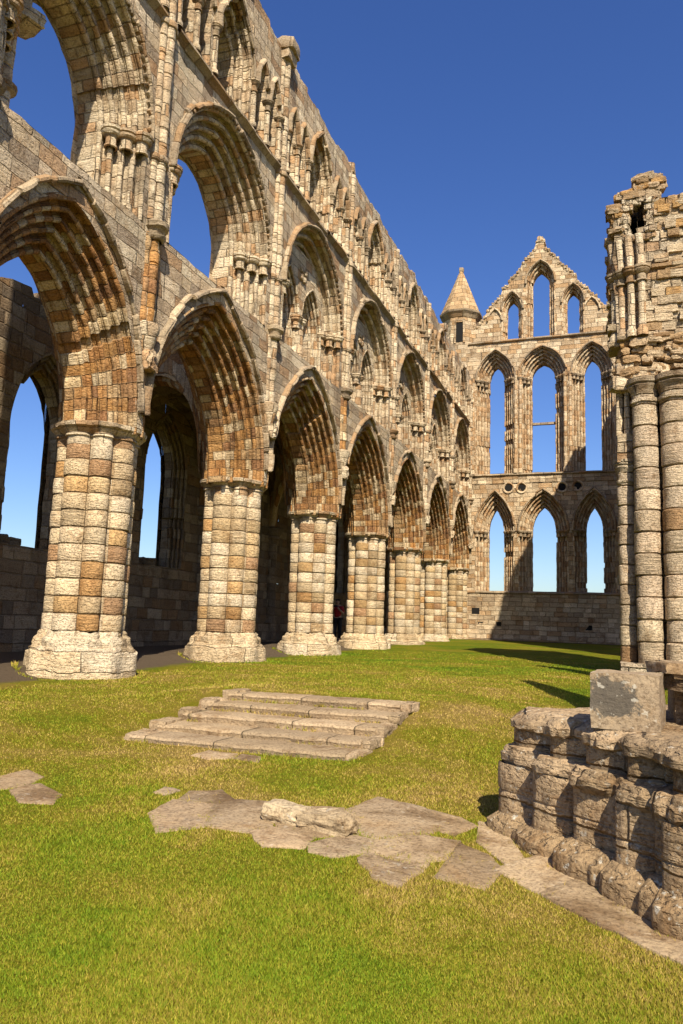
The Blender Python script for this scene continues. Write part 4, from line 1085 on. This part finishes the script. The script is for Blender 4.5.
slab([(-3.58, 6.99), (-3.62, 7.2), (-3.41, 7.18), (-3.33, 6.95)], 'small brown slab just below the front step', 33)
slab([(-3.57, 5.58), (-3.59, 5.76), (-3.43, 5.70), (-3.44, 5.55)], 'tiny lone slab in the grass behind the paved patch', 34)
mb = MB()
zg = gz(-2.1, 5.2)
mb.block((-2.28, 5.28, zg + .06), (.34, .19, .13), (0, .05, R(-4)), 17, 12, .35, .06); mb.block((-1.95, 5.22, zg + .055), (.4, .2, .13), (0, -.06, R(-10)), 29, 12, .35, .06); mb.block((-2.12, 5.29, zg + .05), (.26, .16, .1), (0, 0, R(20)), 41, 10, .35, .1)
tag(mb.build('fallen_stone', 'lump', disp=.012, dscale=9, smooth=30), 'long broken lump of pale stone lying on the paving slabs', 'stone')

# ------------------------------------------------------------------ person in the aisle
def skin_chain(name, verts, edges, radii, mat, parent=None, lev=1):
    me = bpy.data.meshes.new(name); me.from_pydata(verts, edges, []); ob = bpy.data.objects.new(name, me); COL.objects.link(ob)
    ob.modifiers.new('Skin', 'SKIN'); 
    if not me.skin_vertices: me.skin_vertices.new()
    for i, r in enumerate(radii):
        s = me.skin_vertices[0].data[i]; s.radius = (r, r) if not isinstance(r, tuple) else r; s.use_root = (i == 0)
    sub = ob.modifiers.new('Sub', 'SUBSURF'); sub.levels = lev; sub.render_levels = lev
    me.materials.append(M[mat])
    for p in me.polygons: p.use_smooth = True
    if parent: adopt(ob, parent)
    return ob
px, py = -10.5, 28.4; pz = gz(px, py)
man = thing('person', 'person in a red top and dark trousers holding up a phone in the shady aisle', 'person', (px, py, pz))
K = .93
def W(x, y, z): return (px + x * K, py + y * K, pz + z * K)
bv = [W(0, 0, .98), W(0, 0, 1.15), W(0, .01, 1.32), W(0, .01, 1.45), W(0, .0, 1.53), W(0, -.02, 1.62), W(0, -.02, 1.72),
      W(.18, 0, 1.42), W(.27, -.06, 1.17), W(.2, -.3, 1.30), W(.12, -.36, 1.42),
      W(-.18, 0, 1.42), W(-.27, -.06, 1.17), W(-.14, -.3, 1.30), W(-.03, -.36, 1.42),
      W(.10, 0, .90), W(.11, -.02, .5), W(.11, .02, .09), W(.11, -.14, .04),
      W(-.10, 0, .90), W(-.11, -.02, .5), W(-.12, .02, .09), W(-.12, -.14, .04)]
be = [(0, 1), (1, 2), (2, 3), (3, 4), (4, 5), (5, 6), (3, 7), (7, 8), (8, 9), (9, 10), (3, 11), (11, 12), (12, 13), (13, 14), (0, 15), (15, 16), (16, 17), (17, 18), (0, 19), (19, 20), (20, 21), (21, 22)]
br = [.14, .12, .15, .12, .055, .085, .075, .07, .05, .04, .03, .07, .05, .04, .03, .095, .065, .045, .04, .095, .065, .045, .04]
skin_chain('body', bv, be, [r * K for r in br], 'skin', man, 2)
skin_chain('red_top', [bv[0], bv[1], bv[2], bv[3], bv[7], bv[8], bv[11], bv[12]], [(0, 1), (1, 2), (2, 3), (3, 4), (4, 5), (3, 6), (6, 7)], [r * K for r in (.165, .145, .17, .135, .085, .066, .085, .066)], 'red', man, 2)
skin_chain('trousers', [W(0, 0, 1.0), W(.10, 0, .90), W(.11, -.02, .5), W(.11, .02, .14), W(-.10, 0, .90), W(-.11, -.02, .5), W(-.12, .02, .14)], [(0, 1), (1, 2), (2, 3), (0, 4), (4, 5), (5, 6)], [r * K for r in (.155, .115, .085, .07, .115, .085, .07)], 'black', man, 2)
skin_chain('hair', [W(0, .03, 1.66), W(0, .02, 1.735), W(0, .05, 1.60)], [(0, 1), (0, 2)], [.09, .07, .06], 'hair', man, 2)
mb = MB(); mb.box(lambda u, z, d: W(.045 + u, -.40 + d, 1.46 + z), -.075, .075, -.04, .04, 0, .012, .05)
tag(mb.build('phone', 'black', disp=0), 'dark phone held up by the person in the red top', 'phone')

# ------------------------------------------------------------------ grass blades (near lawn)
def pip(x, y, poly):
    ins = np.zeros(len(x), bool); n = len(poly)
    for i in range(n):
        (x1, y1), (x2, y2) = poly[i], poly[(i + 1) % n]
        ins ^= ((y1 > y) != (y2 > y)) & (x < (x2 - x1) * (y - y1) / (y2 - y1 + 1e-12) + x1)
    return ins
CAMZ = .8721
rs = np.random.RandomState(3)
# sample uniformly in view angle so that near turf gets more blades
NB = 1450000
az = rs.uniform(math.radians(-72), math.radians(24), NB); 
inv = rs.uniform(1 / 26.0, 1 / 2.2, NB); keep = rs.uniform(0, 1, NB) < 1.0
dist = 1 / inv
bx, by = np.sin(az) * dist, np.cos(az) * dist
ok = (bx > -8.0 + .3 * rs.randn(NB) * .5) & (by < 26)
inner = [np.hypot(bx - -8.6, by - wu(Y0 + BAY * k)) < 1.02 for k in range(5)]
for q in inner: ok &= ~q
ok &= ~((bx > -5.28 + .03 * rs.randn(NB)) & (bx < -2.36 + .03 * rs.randn(NB)) & (by > 7.3) & (by < 9.46))
dth = np.arctan2(by - SC[1], bx - SC[0]) % (2 * math.pi); ri = (dth / (2 * math.pi) * NS).astype(int) % NS
ok &= np.hypot(bx - SC[0], by - SC[1]) > arr[ri] + .05
for o in list(bpy.data.objects):
    if o.name.startswith('paving_slab'):
        n = None
        vs = np.empty(len(o.data.vertices) * 3, np.float32); o.data.vertices.foreach_get('co', vs); vs = vs.reshape(-1, 3)
        c = vs[:, :2].mean(0); an = np.arctan2(vs[:, 1] - c[1], vs[:, 0] - c[0]); rad = np.hypot(vs[:, 0] - c[0], vs[:, 1] - c[1])
        bins = np.zeros(48); idx = ((an + math.pi) / (2 * math.pi) * 48).astype(int) % 48
        np.maximum.at(bins, idx, rad)
        for b in range(48):
            if bins[b] < .02: bins[b] = bins[b - 1]
        da = np.arctan2(by - c[1], bx - c[0]); di = ((da + math.pi) / (2 * math.pi) * 48).astype(int) % 48
        ok &= ~(np.hypot(bx - c[0], by - c[1]) < bins[di] * (.92 + .055 * rs.randn(NB)) - .01)
bx, by, dist = bx[ok], by[ok], dist[ok]
# height on the ground mesh by bilinear lookup
gx = np.array(XS); gy = np.array(YS); GZ = np.array([[gz(x, y) for y in YS] for x in XS])
ix = np.clip(np.searchsorted(gx, bx) - 1, 0, len(gx) - 2); iy = np.clip(np.searchsorted(gy, by) - 1, 0, len(gy) - 2)
tx = (bx - gx[ix]) / (gx[ix + 1] - gx[ix]); ty = (by - gy[iy]) / (gy[iy + 1] - gy[iy])
bz = (GZ[ix, iy] * (1 - tx) + GZ[ix + 1, iy] * tx) * (1 - ty) + (GZ[ix, iy + 1] * (1 - tx) + GZ[ix + 1, iy + 1] * tx) * ty
n0 = len(bx)
ex, ey, ez = [], [], []
rt = random.Random(77)
def tuft(x, y, z=None, m=7):
    for _ in range(m):
        a, b = x + rt.gauss(0, .014), y + rt.gauss(0, .014); ex.append(a); ey.append(b); ez.append(gz(a, b) if z is None else z)
for i in range(0, NS, 1):
    t = TH_[i]
    if math.pi * .55 < t < math.pi * 1.75 and rt.random() < .55:
        r = arr[i] + .10 + rt.uniform(0, .03); tuft(SC[0] + r * math.cos(t), SC[1] + r * math.sin(t), None, rt.randint(2, 9))
for k in range(5):
    for q in range(150):
        x = rt.uniform(-5.0 + .06 * k, -2.6)
        if noise.noise((x * 1.7, k * 3.3, 1)) > -.05 and k > 0: tuft(x, 7.30 + .44 * k - .012, -.375 + .088 * (k - 1) + .004, rt.randint(1, 4))
        if k == 0: tuft(x, 7.28, None, rt.randint(1, 5))
    for q in range(26):
        tuft(-5.12 + .06 * k + rt.uniform(-.05, .05), 7.3 + .44 * k + rt.uniform(0, .44), None, 5); tuft(-2.5 + .012 * k + rt.uniform(-.04, .04), 7.3 + .44 * k + rt.uniform(0, .44), None, 5)
for k in range(4):
    for q in range(200):
        t = rt.uniform(-2.6, 1.2); r = 1.02 + rt.uniform(-.02, .04); tuft(-8.6 + r * math.cos(t), wu(Y0 + BAY * k) + r * math.sin(t), None, rt.randint(1, 5))
for o in list(bpy.data.objects):
    if o.name.startswith('paving_slab'):
        vv = o.data.vertices; step = 3
        for v in list(vv)[:len(vv) // 7:step]:
            if rt.random() < .6: tuft(v.co.x, v.co.y, None, rt.randint(1, 5))
bx = np.concatenate([bx, np.array(ex)]); by = np.concatenate([by, np.array(ey)]); bz = np.concatenate([bz, np.array(ez)]); dist = np.hypot(bx, by)
n = len(bx)
hgt = rs.uniform(.006, .017, n) * (1 + .25 * np.minimum(dist / 8, 1.5)); wid = rs.uniform(.0018, .0032, n) * np.maximum(1, dist / 4.5)
hgt *= .75 + .5 * (np.sin(bx * 3.1 + 1.3 * np.sin(by * 2.3)) * .5 + .5)
hgt[n0:] *= rs.uniform(1.2, 3.0, n - n0)
ang = rs.uniform(0, 2 * math.pi, n); ln = rs.uniform(.3, 1.3, n) * hgt; la = rs.uniform(0, 2 * math.pi, n)
V = np.zeros((n, 3, 3), np.float32)
V[:, 0] = np.stack([bx - np.cos(ang) * wid, by - np.sin(ang) * wid, bz - .004], 1)
V[:, 1] = np.stack([bx + np.cos(ang) * wid, by + np.sin(ang) * wid, bz - .004], 1)
V[:, 2] = np.stack([bx + np.cos(la) * ln, by + np.sin(la) * ln, bz + hgt], 1)
me = bpy.data.meshes.new('grass'); me.vertices.add(n * 3); me.vertices.foreach_set('co', V.ravel())
me.loops.add(n * 3); me.loops.foreach_set('vertex_index', np.arange(n * 3, dtype=np.int32))
me.polygons.add(n); me.polygons.foreach_set('loop_start', np.arange(0, n * 3, 3, dtype=np.int32)); me.polygons.foreach_set('loop_total', np.full(n, 3, np.int32))
me.update()
ca = me.color_attributes.new('blade', 'FLOAT_COLOR', 'POINT')
cv = np.ones((n, 3, 4), np.float32); cv[:, :, 0] = rs.uniform(0, 1, n)[:, None]; cv[:, :, 1] = rs.uniform(0, 1, n)[:, None]
ca.data.foreach_set('color', cv.ravel())
me.materials.append(M['blades'])
go = bpy.data.objects.new('grass', me); COL.objects.link(go); 
tag(go, 'short mown green and straw coloured grass of the lawn', 'grass', kind='stuff')

# ------------------------------------------------------------------ light, sky, camera
AZ, EL = R(28), R(43.5)                                             # sun behind the camera to the right
sd = Vector((math.sin(AZ) * math.cos(EL), -math.cos(AZ) * math.cos(EL), math.sin(EL)))
sl = bpy.data.lights.new('Sun', 'SUN'); sl.energy = 5.0; sl.angle = R(.53); sl.color = (1.0, .90, .74)
so = bpy.data.objects.new('Sun', sl); COL.objects.link(so); so.rotation_euler = sd.to_track_quat('Z', 'Y').to_euler(); so.location = (10, -10, 30)
w = bpy.data.worlds.new('World'); scene.world = w; w.use_nodes = True
nt = w.node_tree; nt.nodes.clear()
sky = nt.nodes.new('ShaderNodeTexSky'); sky.sky_type = 'NISHITA'; sky.sun_disc = False
sky.sun_elevation = EL; sky.sun_rotation = math.atan2(sd.x, sd.y); sky.air_density = 1.0; sky.dust_density = 1.0; sky.ozone_density = 4.0
bg = nt.nodes.new('ShaderNodeBackground'); bg.inputs[1].default_value = .09
wo = nt.nodes.new('ShaderNodeOutputWorld'); hs = nt.nodes.new('ShaderNodeHueSaturation'); hs.inputs['Saturation'].default_value = 1.22; hs.inputs['Hue'].default_value = .516; nt.links.new(sky.outputs[0], hs.inputs['Color']); nt.links.new(hs.outputs[0], bg.inputs[0]); nt.links.new(bg.outputs[0], wo.inputs[0])

cd = bpy.data.cameras.new('Camera'); cam = bpy.data.objects.new('Camera', cd); COL.objects.link(cam); scene.camera = cam
r_, u_, f_ = Vector((.939234, .34165, .033389)), Vector((.018501, -.147506, .988888)), Vector((-.342779, .928179, .144864))
cam.matrix_world = Matrix(((r_.x, u_.x, -f_.x, 0), (r_.y, u_.y, -f_.y, 0), (r_.z, u_.z, -f_.z, CAMZ), (0, 0, 0, 1)))
cd.sensor_fit = 'VERTICAL'; cd.sensor_height = 36; cd.lens = 27.314; cd.clip_start = .05; cd.clip_end = 8000
vs_ = scene.view_settings; vs_.view_transform = 'Standard'; vs_.look = 'None'; vs_.gamma = 1.0; vs_.exposure = .78
scene.cycles.use_denoising = True
scene.cycles.max_bounces = 6
